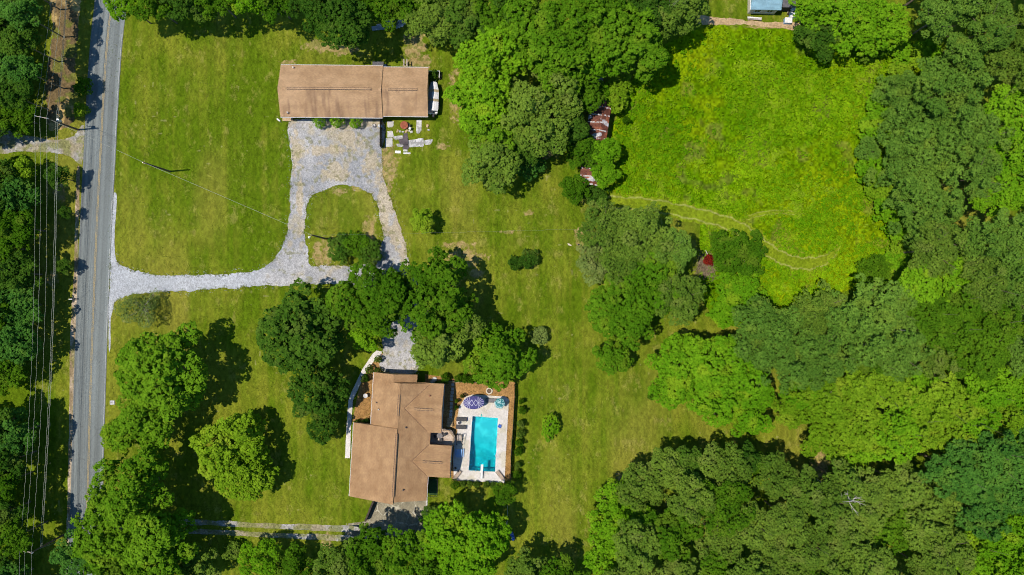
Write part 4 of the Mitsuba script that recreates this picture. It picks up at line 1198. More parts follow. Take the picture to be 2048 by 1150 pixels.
door(sk, SF, ul + 1.4, vs - 0.75, 0.95, 2.1, 's', m='rust_red', panels=2)
for u in (ul + 3.4, ul + 12.0, ul + 15.2):
    window(sk, SF, u, vs - 0.75, 1.0, 1.2, 1.1, 's')
for u in (ul + 3, ul + 9, ul + 14):
    window(sk, SF, u, vn + 0.5, 1.0, 1.2, 1.1, 'n')
window(sk, SF, ur - 0.35, vm2 - 1.0, 1.0, 1.2, 1.1, 'e')
# lean-to porch roof on the north side
part(sk, 'lean_to_roof', SF.gable([(vn - 0.95, 2.15), (vn - 0.95, 2.05), (vn + 0.5, 2.45), (vn + 0.5, 2.55)], -2.0, -0.05, 'u'), 'grey_roof')
for u in (-1.9, -0.2):
    c = SF(u, vn - 0.8)
    part(sk, 'porch_post', box(c[0], c[1], 0, 0.1, 0.1, 2.08), 'grey_timber')

# --- rusty metal barn under the trees
BF = Frame(1209, 203, 3.6, 8.5)
bk = thing('barn', 'long old barn with rusty metal roof half hidden under trees beside the meadow', 'barn')
blen = 14.4


def barn_panel(v0, v1, k, lift):
    rng = np.random.default_rng(k)
    ms = []
    for u0, u1, z0, z1 in ((-2.3, 0.0, 2.75, 3.6), (0.0, 1.35, 3.6, 3.1)):
        n = 10
        vv = []
        for i in range(n + 1):
            v = v0 + (v1 - v0) * i / n
            w = 0.025 * math.sin(i * math.pi * 0.9)
            vv += [BF(u0, v, z0 + w + lift), BF(u1, v, z1 + w + lift)]
        ff = []
        for i in range(n):
            a = 2 * i
            ff += [[a, a + 1, a + 3], [a, a + 3, a + 2], [a, a + 3, a + 1], [a, a + 2, a + 3]]
        ms.append(trimesh.Trimesh(np.array(vv), np.array(ff[0::1]), process=False))
    return cat_(ms)


np_ = 11
rk2 = part(bk, 'roof', union([BF.gable([(-2.2, 2.62), (-2.2, 2.70), (0.0, 3.54), (1.25, 3.06), (1.25, 2.9)], -0.2, blen + 0.2, 'v')]), 'dark_timber')
for i in range(np_):
    v0 = -0.3 + (blen + 0.6) * i / np_
    v1 = -0.3 + (blen + 0.6) * (i + 1) / np_
    part(rk2, 'panel', barn_panel(v0 + 0.02, v1 - 0.18, i, 0.05 + 0.012 * (i % 3)), 'rusty_tin')
    part(rk2, 'panel', barn_panel(v1 - 0.20, v1 + 0.03, i + 40, 0.085 + 0.012 * (i % 3)), 'pale_tin')
part(bk, 'wall', BF.box(-2.0, 1.1, 0.0, blen, -0.1, 2.6), 'dark_timber')
sd = thing('shed', 'small weathered shed roof in the shade north of the rusty barn', 'shed')
sfm = Frame(1197, 160, 2.4, 6)
part(sd, 'wall', sfm.box(-0.7, 0.7, -0.6, 0.6, 0, 2.1), 'dark_timber')
for i in range(4):
    part(sd, 'roof_board', sfm.box(-0.85 + i * 0.43, -0.85 + i * 0.43 + 0.40, -0.75, 0.75, 2.12, 2.17 + 0.01 * (i % 2)), 'grey_timber')

# --- the neighbour's house at the top edge
NF = Frame(1535, -4, 3.4, 1.0)
nk = thing('neighbour_house', 'blue metal roofed house cut off by the top edge beside the meadow', 'house')
nr_ = part(nk, 'roof', NF.gable([(-4.2, 2.5), (-4.2, 2.62), (-1.1, 3.7), (1.75, 2.62), (1.75, 2.5)], -2.6, 2.75, 'u'), 'blue_roof_metal')
for i in range(8):
    part(nr_, 'seam', NF.gable([(-1.0, 3.70), (-1.0, 3.73), (1.72, 2.68), (1.72, 2.65)], -2.5 + i * 0.72, -2.47 + i * 0.72, 'u'), 'blue_roof_metal')
part(nk, 'wall', NF.box(-2.3, 2.45, -3.9, 1.45, 0, 2.5), 'siding_cream')
part(nk, 'gable_trim', NF.box(-2.72, -2.605, -4.2, 1.75, 2.45, 2.6), 'trim_white')
window(nk, NF, -1.0, 1.45, 0.9, 1.1, 1.1, 's')
window(nk, NF, 1.2, 1.45, 0.9, 1.1, 1.1, 's')
nk2 = thing('outbuilding', 'dark grey roofed outbuilding at the top edge right beside the blue roofed house', 'building')
part(nk2, 'roof', NF.gable([(-4.0, 2.2), (-4.0, 2.32), (-1.2, 2.9), (1.1, 2.32), (1.1, 2.2)], 3.05, 5.4, 'u'), 'grey_roof')
part(nk2, 'wall', NF.box(3.25, 5.2, -3.8, 0.8, 0, 2.2), 'dark_timber')

# ------------------------------------------------------------------ utility poles and wires
POLES = {}


def pole(px, py, h, label, arm=None, base_h=0):
    """(px, py) is the plan position of the pole's top."""
    key = thing('utility_pole', label, 'utility pole')
    x, y, _ = W(px, py, h)
    part(key, 'post', cyl(x, y, -0.3, 0.17, h + 0.3, 12, 0.11), 'pole_wood', smooth=35)
    POLES[key] = (x, y, h)
    return key, x, y


def fitting(key, x, y, z, a, lng, off=0.0):
    """Crossarm along angle a, shifted by off, with three insulators; returns their tops."""
    d = np.array([math.cos(a), math.sin(a)])
    c = np.array([x, y]) + d * off
    part(key, 'crossarm', box(c[0], c[1], z, lng, 0.12, 0.13, rot=math.degrees(a)), 'grey_timber')
    tops = []
    for s in (-0.47, -0.08, 0.42):
        p = c + d * lng * s
        ik = part(key, 'insulator', trimesh.util.concatenate([cyl(p[0], p[1], z + 0.13, 0.035, 0.10, 8), cyl(p[0], p[1], z + 0.20, 0.10, 0.06, 10), cyl(p[0], p[1], z + 0.27, 0.085, 0.08, 10, 0.05)]), 'ceramic', smooth=35)
        tops.append([p[0], p[1], z + 0.37])
    e = c + d * lng * 0.22
    part(key, 'brace', tube([[e[0], e[1], z], [x, y, z - 0.8]], 0.03, 5), 'galvanised')
    return tops


p1, x1, y1 = pole(92, 236, 8.6, 'wooden utility pole with a long crossarm at the side drive')
T1 = fitting(p1, x1, y1, 8.25, math.radians(-12), 2.3, -0.85)
tr = part(p1, 'transformer', cyl(x1 + 0.30, y1 + 0.28, 5.4, 0.24, 0.8, 14), 'galvanised', smooth=35)
part(tr, 'bushing', cyl(x1 + 0.30, y1 + 0.28, 6.2, 0.05, 0.2, 8), 'ceramic', smooth=35)
p4, x4, y4 = pole(61, 1106, 8.4, 'wooden utility pole with crossarm near the bottom of the roadside wood')
T4 = fitting(p4, x4, y4, 8.05, math.radians(-8), 2.2, -0.75)
part(p4, 'guy_wire', tube([[x4, y4, 7.2], [x4 + 2.6, y4 + 0.2, 0.0]], 0.025, 5), 'wire_metal')
p2, x2, y2 = pole(287, 325, 8.8, 'slim wooden pole alone on the big lawn under the service wire')
part(p2, 'bracket', box(x2 - 0.1, y2, 8.5, 0.5, 0.1, 0.1, rot=-20), 'galvanised')
p3, x3, y3 = pole(623, 470, 8.8, 'wooden pole with a pale lamp at the edge of the grass island')
lk = part(p3, 'lamp_arm', tube([[x3, y3, 8.4], [x3 - 0.25, y3 - 0.2, 8.7], [x3 - 0.45, y3 - 0.30, 8.7]], 0.03, 6), 'galvanised')
part(lk, 'lamp_head', cyl(x3 - 0.50, y3 - 0.34, 8.45, 0.22, 0.28, 12, 0.12), 'white_plastic', smooth=35)
post = thing('meter_post', 'short white post on the lawn west of the central clump, northern of two', 'post')
mx, my, _ = W(1165, 458, 2.5)
part(post, 'post', cyl(mx, my, 0, 0.08, 2.6, 10), 'white_plastic', smooth=35)
part(post, 'meter_box', box(mx, my - 0.14, 1.4, 0.3, 0.16, 0.45, bev=0.02), 'galvanised')
post2 = thing('hydrant', 'short white and black standpipe on the lawn west of the central clump', 'standpipe')
mx2, my2, _ = W(1157, 489, 0.7)
part(post2, 'pipe', cyl(mx2, my2, 0, 0.10, 0.8, 10, 0.08), 'white_plastic', smooth=35)
part(post2, 'head', cyl(mx2, my2, 0.8, 0.15, 0.16, 10, 0.05), 'dark_metal', smooth=35)
mx3, my3, _ = W(1138, 489, 0.2)
single('white_stone', trimesh.convex.convex_hull(np.random.default_rng(4).normal(size=(24, 3)) * [0.22, 0.14, 0.10] + [mx3, my3, 0.1]), 'fire_stone', 'small pale stone lying on the lawn west of the white posts', 'stone')


def wire(a, b, sag, r, label, group=None):
    a, b = np.asarray(a, float), np.asarray(b, float)
    t = np.linspace(0, 1, 25)[:, None]
    p = a + (b - a) * t
    p[:, 2] -= sag * 4 * (t * (1 - t))[:, 0]
    return single('power_line', tube(p, r, 6), 'wire_metal', label, 'cable', group, smooth=True)


names = ['outer', 'middle', 'inner']
for i in range(3):
    n0 = W(133 + (i - 1) * 9, -231, 8.6)
    wire(T1[i], n0, 0.7, 0.019, f'{names[i]} conductor running north from the crossarm pole at the side drive')
    wire(T1[i], T4[i], 1.3, 0.019, f'{names[i]} conductor strung between the two roadside crossarm poles')
    wire(T4[i], W(20 + (i - 1) * 9, 1900, 8.6), 0.7, 0.019, f'{names[i]} conductor running south from the bottom crossarm pole')
for j, (dz, dx, r) in enumerate([(6.3, 0.14, 0.024), (5.9, 0.20, 0.018), (5.5, -0.16, 0.018)]):
    wire([x1 + dx, y1, dz], [x4 + dx, y4, dz], 0.8, r, f'{["upper", "middle", "lowest"][j]} service cable below the conductors along the road')
    wire([x1 + dx, y1, dz], [*W(142, -231, dz)[:2], dz], 0.5, r, f'{["upper", "middle", "lowest"][j]} service cable going north below the conductors')
wire([x1, y1, 7.5], [x2, y2, 8.5], 0.5, 0.022, 'service wire crossing the road to the lone lawn pole')
wire([x2, y2, 8.5], [x3, y3, 8.4], 0.5, 0.022, 'service wire from the lone lawn pole to the island lamp pole')
wire([x3, y3, 8.0], [mx, my, 2.6], 0.6, 0.007, 'thin wire from the island lamp pole to the white post')

# ------------------------------------------------------------------ pool garden
def rect_px(px, py, h):
    return W(px, py, h)[:2]


# diving board
dk = thing('diving_board', 'white diving board over the south end of the pool', 'diving board')
bx_, by_ = W(963.5, 941, 0.6)[:2]
ang = -4.0
def rot2(dx, dy, a=ang):
    t = math.radians(a)
    return np.array([dx * math.cos(t) - dy * math.sin(t), dx * math.sin(t) + dy * math.cos(t)])
def at2(c, dx, dy, a=ang):
    q = rot2(dx, dy, a)
    return c[0] + q[0], c[1] + q[1]
c0 = np.array([bx_, by_])
q = at2(c0, 0, -0.2)
part(dk, 'board', box(*q, 0.55, 0.45, 2.6, 0.06, rot=ang, bev=0.02), 'white_plastic')
q = at2(c0, 0, -1.15)
part(dk, 'stand', box(*q, 0.10, 0.40, 0.5, 0.45, rot=ang, bev=0.02), 'white_plastic')
q = at2(c0, 0, -0.55)
part(dk, 'fulcrum', box(*q, 0.10, 0.42, 0.10, 0.45, rot=ang), 'galvanised')
for s in (-0.26, 0.26):
    a, b = at2(c0, s, -1.4), at2(c0, s, -0.5)
    part(dk, 'handrail', tube([[*a, 0.1], [*a, 0.95], [*b, 0.95], [*b, 0.1]], 0.02, 6), 'galvanised', smooth=True)

# ladder rails on the east edge
lk2 = thing('pool_ladder', 'pair of curved chrome ladder rails on the east edge of the pool', 'ladder')
for py in (909.5, 914.5):
    a, b = W(991, py, 0.4)[:2], W(999.5, py + 0.4, 0.4)[:2]
    part(lk2, 'rail', tube([[*a, -0.9], [*a, 0.55], [*((a + b) / 2), 0.85], [*b, 0.6], [*b, 0.1]], 0.024, 8), 'galvanised', smooth=True)
for z in (-0.25, -0.5, -0.75):
    a, b = W(991, 909.5, 0.4)[:2], W(991, 914.5, 0.4)[:2]
    part(lk2, 'tread', box(*((a + b) / 2), z, 0.10, 0.46, 0.03, rot=-4), 'white_plastic')


def canopy_patch(pts, zf, thick=0.03):
    """Thin shell over plan points [(x, y)] fan, lifted by zf."""
    pass


def dome(cx, cy, rx, ry, z0, rise, sides, deg, name, key, mats, pole_r=0.025, valance=0.10, stripes=None):
    t0 = math.radians(deg)
    ring = []
    for i in range(sides):
        a = 2 * math.pi * (i + 0.5) / sides
        p = np.array([rx * math.cos(a), ry * math.sin(a)])
        ring.append([cx + p[0] * math.cos(t0) - p[1] * math.sin(t0), cy + p[0] * math.sin(t0) + p[1] * math.cos(t0)])
    ring = np.array(ring)
    c = np.array([cx, cy])
    for i in range(sides):
        a, b = ring[i], ring[(i + 1) % sides]
        v = [[*c, z0 + rise]]
        for t in (0.5, 1.0):
            for s in (0, 0.5, 1):
                q = c + ((a * (1 - s) + b * s) - c) * t
                sagz = rise * (1 - t ** 1.5) - (0.03 if s == 0.5 else 0.0) * t
                v.append([*q, z0 + sagz])
        v += [[*a, z0 - valance], [*b, z0 - valance]]
        f = [[0, 1, 2], [0, 2, 3], [1, 4, 5], [1, 5, 2], [2, 5, 6], [2, 6, 3], [4, 7, 8], [4, 8, 5], [5, 8, 6]]
        part(key, 'canopy_panel', trimesh.Trimesh(v, f, process=False), mats[i % len(mats)])
    for i in range(sides):
        a = ring[i]
        pts = [[*c, z0 + rise - 0.05]] + [[*(c + (a - c) * t), z0 + rise * (1 - t ** 1.5) - 0.04] for t in (0.5, 1.0)]
        part(key, 'rib', tube(pts, 0.012, 4), 'dark_metal')
    part(key, 'pole', cyl(cx, cy, 0.1, pole_r, z0 + rise - 0.1, 10), 'galvanised', smooth=35)
    part(key, 'finial', cyl(cx, cy, z0 + rise - 0.01, 0.04, 0.10, 8, 0.015), 'dark_metal', smooth=35)
    part(key, 'base', cyl(cx, cy, 0.1, 0.28, 0.10, 16, 0.22), 'dark_metal', smooth=35)


# the long oval parasol: purple panels with white stripes
uk = thing('oval_parasol', 'long oval purple parasol with white stripes at the head of the pool', 'parasol')
cx, cy, _ = W(947.5, 805.5, 2.4)
OA, OB, OZ, OR = 1.86, 1.16, 2.25, 0.42
t0 = math.radians(1.5)


def opt(a, r, lift=0.0):
    """Point of the oval canopy: the ends are half discs about two hubs."""
    hub = 0.70
    x = r * OA * math.cos(a)
    y = r * OB * math.sin(a)
    z = OZ + OR * (1 - r ** 1.6) + lift
    return [cx + x * math.cos(t0) - y * math.sin(t0), cy + x * math.sin(t0) + y * math.cos(t0), z]


NS = 24
for i in range(NS):
    a0, a1 = 2 * math.pi * i / NS, 2 * math.pi * (i + 1) / NS
    v = [opt(a0, 0.0)]
    rr = (0.25, 0.5, 0.75, 1.0)
    for r in rr:
        v += [opt(a0, r), opt((a0 + a1) / 2, r, -0.012 * r), opt(a1, r)]
    f = [[0, 1, 2], [0, 2, 3]]
    for k in range(3):
        q = 1 + 3 * k
        f += [[q, q + 3, q + 4], [q, q + 4, q + 1], [q + 1, q + 4, q + 5], [q + 1, q + 5, q + 2]]
    e = len(v)
    v += [[*opt(a0, 1.0)[:2], OZ - 0.12], [*opt(a1, 1.0)[:2], OZ - 0.12]]
    f += [[10, e, e + 1], [10, e + 1, 12]]
    part(uk, 'canopy_panel', trimesh.Trimesh(v, f, process=False), 'purple_fabric')


def xy_surface(x, y, lift):
    a, r = math.atan2(y / OB, x / OA), min(math.hypot(x / OA, y / OB), 1.0)
    return opt(a, r, lift)


def stripe(x0, y0, x1, y1, w0, w1):
    d = np.array([x1 - x0, y1 - y0])
    n = np.array([-d[1], d[0]]) / np.linalg.norm(d)
    v = []
    for t in np.linspace(0, 1, 9):
        p, w = np.array([x0, y0]) + d * t, w0 + (w1 - w0) * t
        v += [xy_surface(*(p - n * w / 2), 0.012), xy_surface(*(p + n * w / 2), 0.012)]
    f = []
    for k in range(8):
        f += [[2 * k, 2 * k + 1, 2 * k + 3], [2 * k, 2 * k + 3, 2 * k + 2]]
    part(uk, 'stripe', trimesh.Trimesh(v, f, process=False), 'stripe_fabric')


for sg in (-1, 1):
    for deg in (-88, -62, -36, -12, 12, 36, 62, 88):
        a = math.radians(deg)
        hx = 0.75
        ex, ey = hx + 1.3 * math.cos(a), 1.3 * math.sin(a)
        k = 1.0
        while (ex / OA) ** 2 + (ey / OB) ** 2 > 0.97:
            k *= 0.97
            ex, ey = hx + 1.3 * k * math.cos(a), 1.3 * k * math.sin(a)
        stripe(sg * hx, 0, sg * ex, ey, 0.04, 0.10)
for s in (-1, 1):
    stripe(0, 0, 0.35, s * 0.55, 0.08, 0.10)
    stripe(0.35, s * 0.55, 0.75, 0, 0.10, 0.06)
    stripe(0, 0, -0.35, s * 0.55, 0.08, 0.10)
    stripe(-0.35, s * 0.55, -0.75, 0, 0.10, 0.06)
for i in range(0, NS, 2):
    a0 = 2 * math.pi * i / NS
    part(uk, 'rib', tube([opt(a0, r, -0.05) for r in (0.0, 0.5, 1.0)], 0.012, 4), 'dark_metal')
part(uk, 'pole', cyl(cx, cy, 0.1, 0.035, OZ + OR - 0.1, 10), 'galvanised', smooth=35)
part(uk, 'base', box(cx, cy, 0.1, 0.9, 0.55, 0.10, bev=0.02), 'dark_metal')

tk = thing('hexagonal_parasol', 'small mottled teal parasol at the northeast corner of the pool deck', 'parasol')
hx_, hy_, _ = W(999.5, 807, 2.2)
dome(hx_, hy_, 1.0, 1.0, 2.05, 0.36, 6, 20, 'x', tk, ['teal_fabric'])
ft = thing('side_table', 'small round table under the teal parasol', 'table')
part(ft, 'top', cyl(hx_, hy_ - 0.0, 0.72, 0.45, 0.03, 20), 'white_plastic')
for i in range(3):
    a = i * 2.094
    part(ft, 'leg', cyl(hx_ + 0.3 * math.cos(a), hy_ + 0.3 * math.sin(a), 0.1, 0.02, 0.62, 6), 'dark_metal')


def lounger(px, py, deg, fabric, label, frame='dark_metal', lng=1.95, wid=0.66, back=35):
    """Sun lounger, head towards local -x."""
    k = thing('sun_lounger', label, 'sun lounger')
    x, y, _ = W(px, py, 0.35)
    t = math.radians(deg)
    M = trimesh.transformations.translation_matrix([x, y, 0.1]) @ trimesh.transformations.rotation_matrix(t, [0, 0, 1])
    def pt(m, name):
        m.apply_transform(M)
        return m
    def bx(x0, x1, y0, y1, z0, z1, bev=0.0):
        return box((x0 + x1) / 2, (y0 + y1) / 2, z0, x1 - x0, y1 - y0, z1 - z0, bev=bev)
    hl = lng / 2
    for s in (-1, 1):
        part(k, 'side_rail', pt(bx(-hl, hl, s * wid / 2 - 0.03, s * wid / 2 + 0.03, 0.25, 0.30), ''), frame)
    part(k, 'seat', pt(bx(-hl * 0.3, hl, -wid / 2 + 0.03, wid / 2 - 0.03, 0.30, 0.35, 0.015), ''), fabric)
    m = bx(-hl * 0.68, 0, -wid / 2 + 0.03, wid / 2 - 0.03, 0, 0.05, 0.015)
    m.apply_transform(trimesh.transformations.rotation_matrix(math.radians(back), [0, 1, 0]))
    m.apply_translation([-hl * 0.3, 0, 0.31])
    part(k, 'backrest', pt(m, ''), fabric)
    for sx in (-0.8, 0.85):
        for s in (-1, 1):
            part(k, 'leg', pt(cyl(sx * hl, s * wid / 2, 0, 0.025, 0.26, 6), ''), frame)
    return k


lounger(923.5, 838.5, 178, 'charcoal_fabric', 'charcoal sun lounger by the west edge of the pool, northern of the pair', back=8)
lounger(922.5, 854.0, 178, 'charcoal_fabric', 'charcoal sun lounger by the west edge of the pool, southern of the pair', back=8)
lounger(981.5, 801, 178, 'grey_fabric', 'grey sun lounger in the shade right of the oval parasol', back=5)
lounger(914.5, 950, 52, 'tan_fabric', 'tan sun lounger at the southwest corner of the pool deck', back=30)
lounger(1000.5, 950.5, 128, 'tan_fabric', 'tan sun lounger at the southeast corner of the pool deck beside the small tree', back=30)
st = thing('side_table', 'tiny dark side table between the two charcoal loungers', 'table')
sx_, sy_, _ = W(918.5, 846, 0.5)
part(st, 'top', cyl(sx_, sy_, 0.50, 0.24, 0.03, 16), 'charcoal_fabric')
for i in range(3):
    part(st, 'leg', cyl(sx_ + 0.17 * math.cos(i * 2.1), sy_ + 0.17 * math.sin(i * 2.1), 0.1, 0.018, 0.40, 6), 'dark_metal')

# table-like blue swing bench in the shade of the house
bk2 = thing('slatted_bench', 'pale blue slatted bench table in the shade between house and pool', 'bench')
bx0, by0, _ = W(918.5, 906, 0.5)
for i in range(5):
    part(bk2, 'slat', box(bx0 + (i - 2) * 0.21, by0, 0.62, 0.17, 1.45, 0.04, rot=-3), 'pale_blue')
for s in (-1, 1):
    part(bk2, 'seat', box(bx0 + s * 0.72, by0, 0.42, 0.16, 1.5, 0.04, rot=-3), 'pale_blue')
    part(bk2, 'trestle', box(bx0, by0 + s * 0.55, 0.1, 1.3, 0.06, 0.50, rot=-3), 'trim_white')

# stone fire ring
fk = thing('fire_ring', 'round pale stone fire ring on the pine straw north of the pool', 'fire pit')
fx, fy, _ = W(978.5, 782, 0.3)
for i in range(14):
    a = 2 * math.pi * i / 14
    m = box(0, 0, 0.0, 0.26, 0.22, 0.28 + 0.02 * (i % 3), bev=0.04)
    m.apply_transform(trimesh.transformations.rotation_matrix(a, [0, 0, 1], [0, 0, 0]) @ trimesh.transformations.translation_matrix([0.50, 0, 0]) @ trimesh.transformations.rotation_matrix(math.pi / 2, [0, 0, 1]))
    m.apply_translation([fx, fy, 0])
    part(fk, 'stone', m, 'fire_stone')
part(fk, 'ash_bed', cyl(fx, fy, 0.0, 0.42, 0.06, 20), 'ash')
# floats, buckets and pots
vk = thing('pool_float', 'deep blue rounded pool float resting on the east coping', 'pool float')
vx, vy, _ = W(999.5, 852.5, 0.3)
part(vk, 'ring', trimesh.creation.torus(0.22, 0.10, major_sections=20, minor_sections=10, transform=trimesh.transformations.translation_matrix([vx, vy, 0.22])), 'blue_plastic', smooth=True)
part(vk, 'hub', cyl(vx, vy, 0.12, 0.16, 0.14, 14), 'blue_plastic', smooth=35)
for i in range(4):
    a = i * 1.57 + 0.4
    m = trimesh.creation.icosphere(2, 0.09)
    m.apply_translation([vx + 0.30 * math.cos(a), vy + 0.30 * math.sin(a), 0.22])
    part(vk, 'knob', m, 'blue_plastic', smooth=True)
wk2 = thing('skimmer_hose', 'teal skimmer head at the north edge of the pool', 'skimmer')
qx, qy, _ = W(963, 830, 0.2)
part(wk2, 'head', box(qx, qy - 0.1, 0.13, 0.16, 0.34, 0.08, rot=10, bev=0.02), 'teal_plastic')
part(wk2, 'handle', tube([[qx, qy + 0.05, 0.2], [qx - 0.05, qy + 0.25, 0.35]], 0.03, 6), 'teal_plastic')
single('hose_ring', trimesh.creation.torus(0.19, 0.03, major_sections=18, minor_sections=6, transform=trimesh.transformations.translation_matrix([*W(973.5, 821, 0.1)[:2], 0.13])), 'white_plastic', 'small pale ring lying on the deck north of the pool', 'ring', smooth=True)
pk2 = thing('flower_pot', 'dark pot on the deck against the house south of the bench table', 'pot')
qx, qy, _ = W(911, 936, 0.3)
part(pk2, 'pot', cyl(qx, qy, 0.1, 0.16, 0.35, 14, 0.22), 'charcoal_fabric', smooth=35)
part(pk2, 'soil', cyl(qx, qy, 0.452, 0.19, 0.01, 14), 'ash')

# --- the raised timber deck in the notch of the house, its rail and steps
dk2 = thing('timber_deck', 'weathered timber deck set between the two east gables of the house', 'deck')
pl = []
for i in range(17):
    v0 = 8.35 + i * 0.163
    u1 = 9.6 - max(0.0, (8.35 + 1.1 - v0)) * 0.7
    part(dk2, 'plank', HF.box(5.05, u1, v0, v0 + 0.15, 0.93 + 0.004 * (i % 3), 0.97 + 0.004 * (i % 3)), 'deck_timber')
part(dk2, 'frame', HF.box(5.1, 9.3, 8.5, 11.05, 0.70, 0.925), 'dark_timber')
for u, v in [(9.4, 9.5), (9.4, 11.0), (8.5, 8.5), (7.5, 8.5)]:
    c = HF(u, v)
    part(dk2, 'post', box(c[0], c[1], 0.0, 0.11, 0.11, 1.95), 'tan_timber')
for (ua, va), (ub, vb) in [((9.4, 9.5), (9.4, 11.05)), ((8.6, 8.5), (9.4, 9.5)), ((7.6, 8.45), (8.55, 8.45))]:
    for z, r in ((1.93, 0.05), (1.2, 0.035)):
        part(dk2, 'rail', tube([HF(ua, va, z), HF(ub, vb, z)], r, 4), 'tan_timber')
    n = max(2, int(math.hypot(ub - ua, vb - va) / 0.16))
    for k in range(n):
        t = (k + 0.5) / n
        p = HF(ua + (ub - ua) * t, va + (vb - va) * t)
        part(dk2, 'baluster', box(p[0], p[1], 1.22, 0.04, 0.04, 0.70), 'tan_timber')
for i in range(5):
    part(dk2, 'step', HF.box(8.0, 9.0, 7.95 - 0.30 * i - 0.27, 7.95 - 0.30 * i, 0.75 - 0.17 * i, 0.81 - 0.17 * i), 'tan_timber')
tbk = thing('patio_table', 'round grey patio table in the middle of the timber deck', 'table')
tc = HF(6.95, 9.45)
part(tbk, 'top', cyl(tc[0], tc[1], 1.66, 0.52, 0.04, 20), 'grey_fabric')
part(tbk, 'pedestal', cyl(tc[0], tc[1], 0.98, 0.06, 0.68, 10), 'dark_metal')
part(tbk, 'foot', cyl(tc[0], tc[1], 0.98, 0.30, 0.04, 16, 0.2), 'dark_metal')


def chair(x, y, z, deg, m, label, group=None, sz=0.46):
    k = thing('patio_chair', label, 'chair', group)
    M = trimesh.transformations.translation_matrix([x, y, z]) @ trimesh.transformations.rotation_matrix(math.radians(deg), [0, 0, 1])
    def pt(mm):
        mm.apply_transform(M)
        return mm
    part(k, 'seat', pt(box(0, 0, 0.40, sz, sz, 0.05, bev=0.015)), m)
    part(k, 'backrest', pt(box(-sz / 2, 0, 0.45, 0.05, sz, 0.48, bev=0.015)), m)
    for sx in (-1, 1):
        for s in (-1, 1):
            part(k, 'leg', pt(cyl(sx * sz * 0.42, s * sz * 0.42, 0, 0.02, 0.40, 6)), 'dark_metal')
    for s in (-1, 1):
        part(k, 'armrest', pt(box(0, s * sz / 2, 0.62, sz * 0.8, 0.04, 0.03)), 'dark_metal')
    return k


for i, a in enumerate((0, 90, 180, 270)):
    t = math.radians(a + 12)
    chair(tc[0] + 0.82 * math.cos(t), tc[1] + 0.82 * math.sin(t), 0.985, a + 192, 'charcoal_fabric', ['dark chair on the pool side of the deck table', 'dark chair on the north side of the deck table', 'dark chair on the house side of the deck table', 'dark chair on the south side of the deck table'][i])
# dark framed steps from the deck down to the pool
sk2 = thing('deck_steps', 'dark timber steps with handrails leading from the deck to the pool', 'steps')
sc_ = W(919, 879, 0.5)[:2]
for i in range(6):
    part(sk2, 'tread', box(sc_[0] + 0.05, sc_[1] - 0.75 + i * 0.29, 0.10 + 0.0, 0.85, 0.24, 0.06 + 0.14 * i, rot=-4), 'grey_timber')
for s in (-0.48, 0.52):
    part(sk2, 'handrail', tube([[sc_[0] + s, sc_[1] - 0.95, 0.95], [sc_[0] + s, sc_[1] + 0.9, 1.85]], 0.05, 4), 'dark_timber')
    for y_, z_ in ((-0.95, 0.95), (0.0, 1.4), (0.9, 1.85)):
        part(sk2, 'post', box(sc_[0] + s, sc_[1] + y_, 0.05, 0.09, 0.09, z_ - 0.05), 'dark_timber')


def board_fence(pts, h, name, label, m, step=0.15, post=2.0, gap=0.012, cat='fence'):
    """Fence of upright boards on posts along plan points."""
    k = thing(name, label, cat)
    p = np.array([W(a, b)[:2] for a, b in pts])
    for i in range(len(p) - 1):
        a, b = p[i], p[i + 1]
        L = np.linalg.norm(b - a)
        d = (b - a) / L
        deg = math.degrees(math.atan2(d[1], d[0]))
        n = max(1, int(L / step))
        for j in range(n):
            q = a + d * (j + 0.5) * L / n
            part(k, 'board', box(q[0], q[1], 0.0, L / n - gap, 0.025, h - 0.02 * (j % 2), rot=deg), m)
        for z in (0.3, h - 0.3):
            c = (a + b) / 2 + np.array([-d[1], d[0]]) * 0.035
            part(k, 'rail', box(c[0], c[1], z, L, 0.04, 0.09, rot=deg), m)
        for j in range(int(L / post) + 1):
            q = a + d * min(j * post, L) + np.array([-d[1], d[0]]) * 0.10
            part(k, 'post', box(q[0], q[1], 0, 0.1, 0.1, h + 0.05, rot=deg), m)
    return k


board_fence([(1029, 768), (1029, 792), (1026, 850), (1022, 905), (1020.5, 960)], 1.7, 'board_fence', 'dark board fence between the pool bed and the shrub row', 'dark_timber', step=0.30)
board_fence([(885, 762), (905, 762.5), (960, 764)], 1.0, 'board_fence', 'pale low fence along the north side of the pool bed', 'grey_timber', step=0.30)
board_fence([(763.5, 236), (763.5, 297)], 1.95, 'board_fence', 'tall dark board screen running south from the middle of the workshop', 'dark_timber', step=0.20)

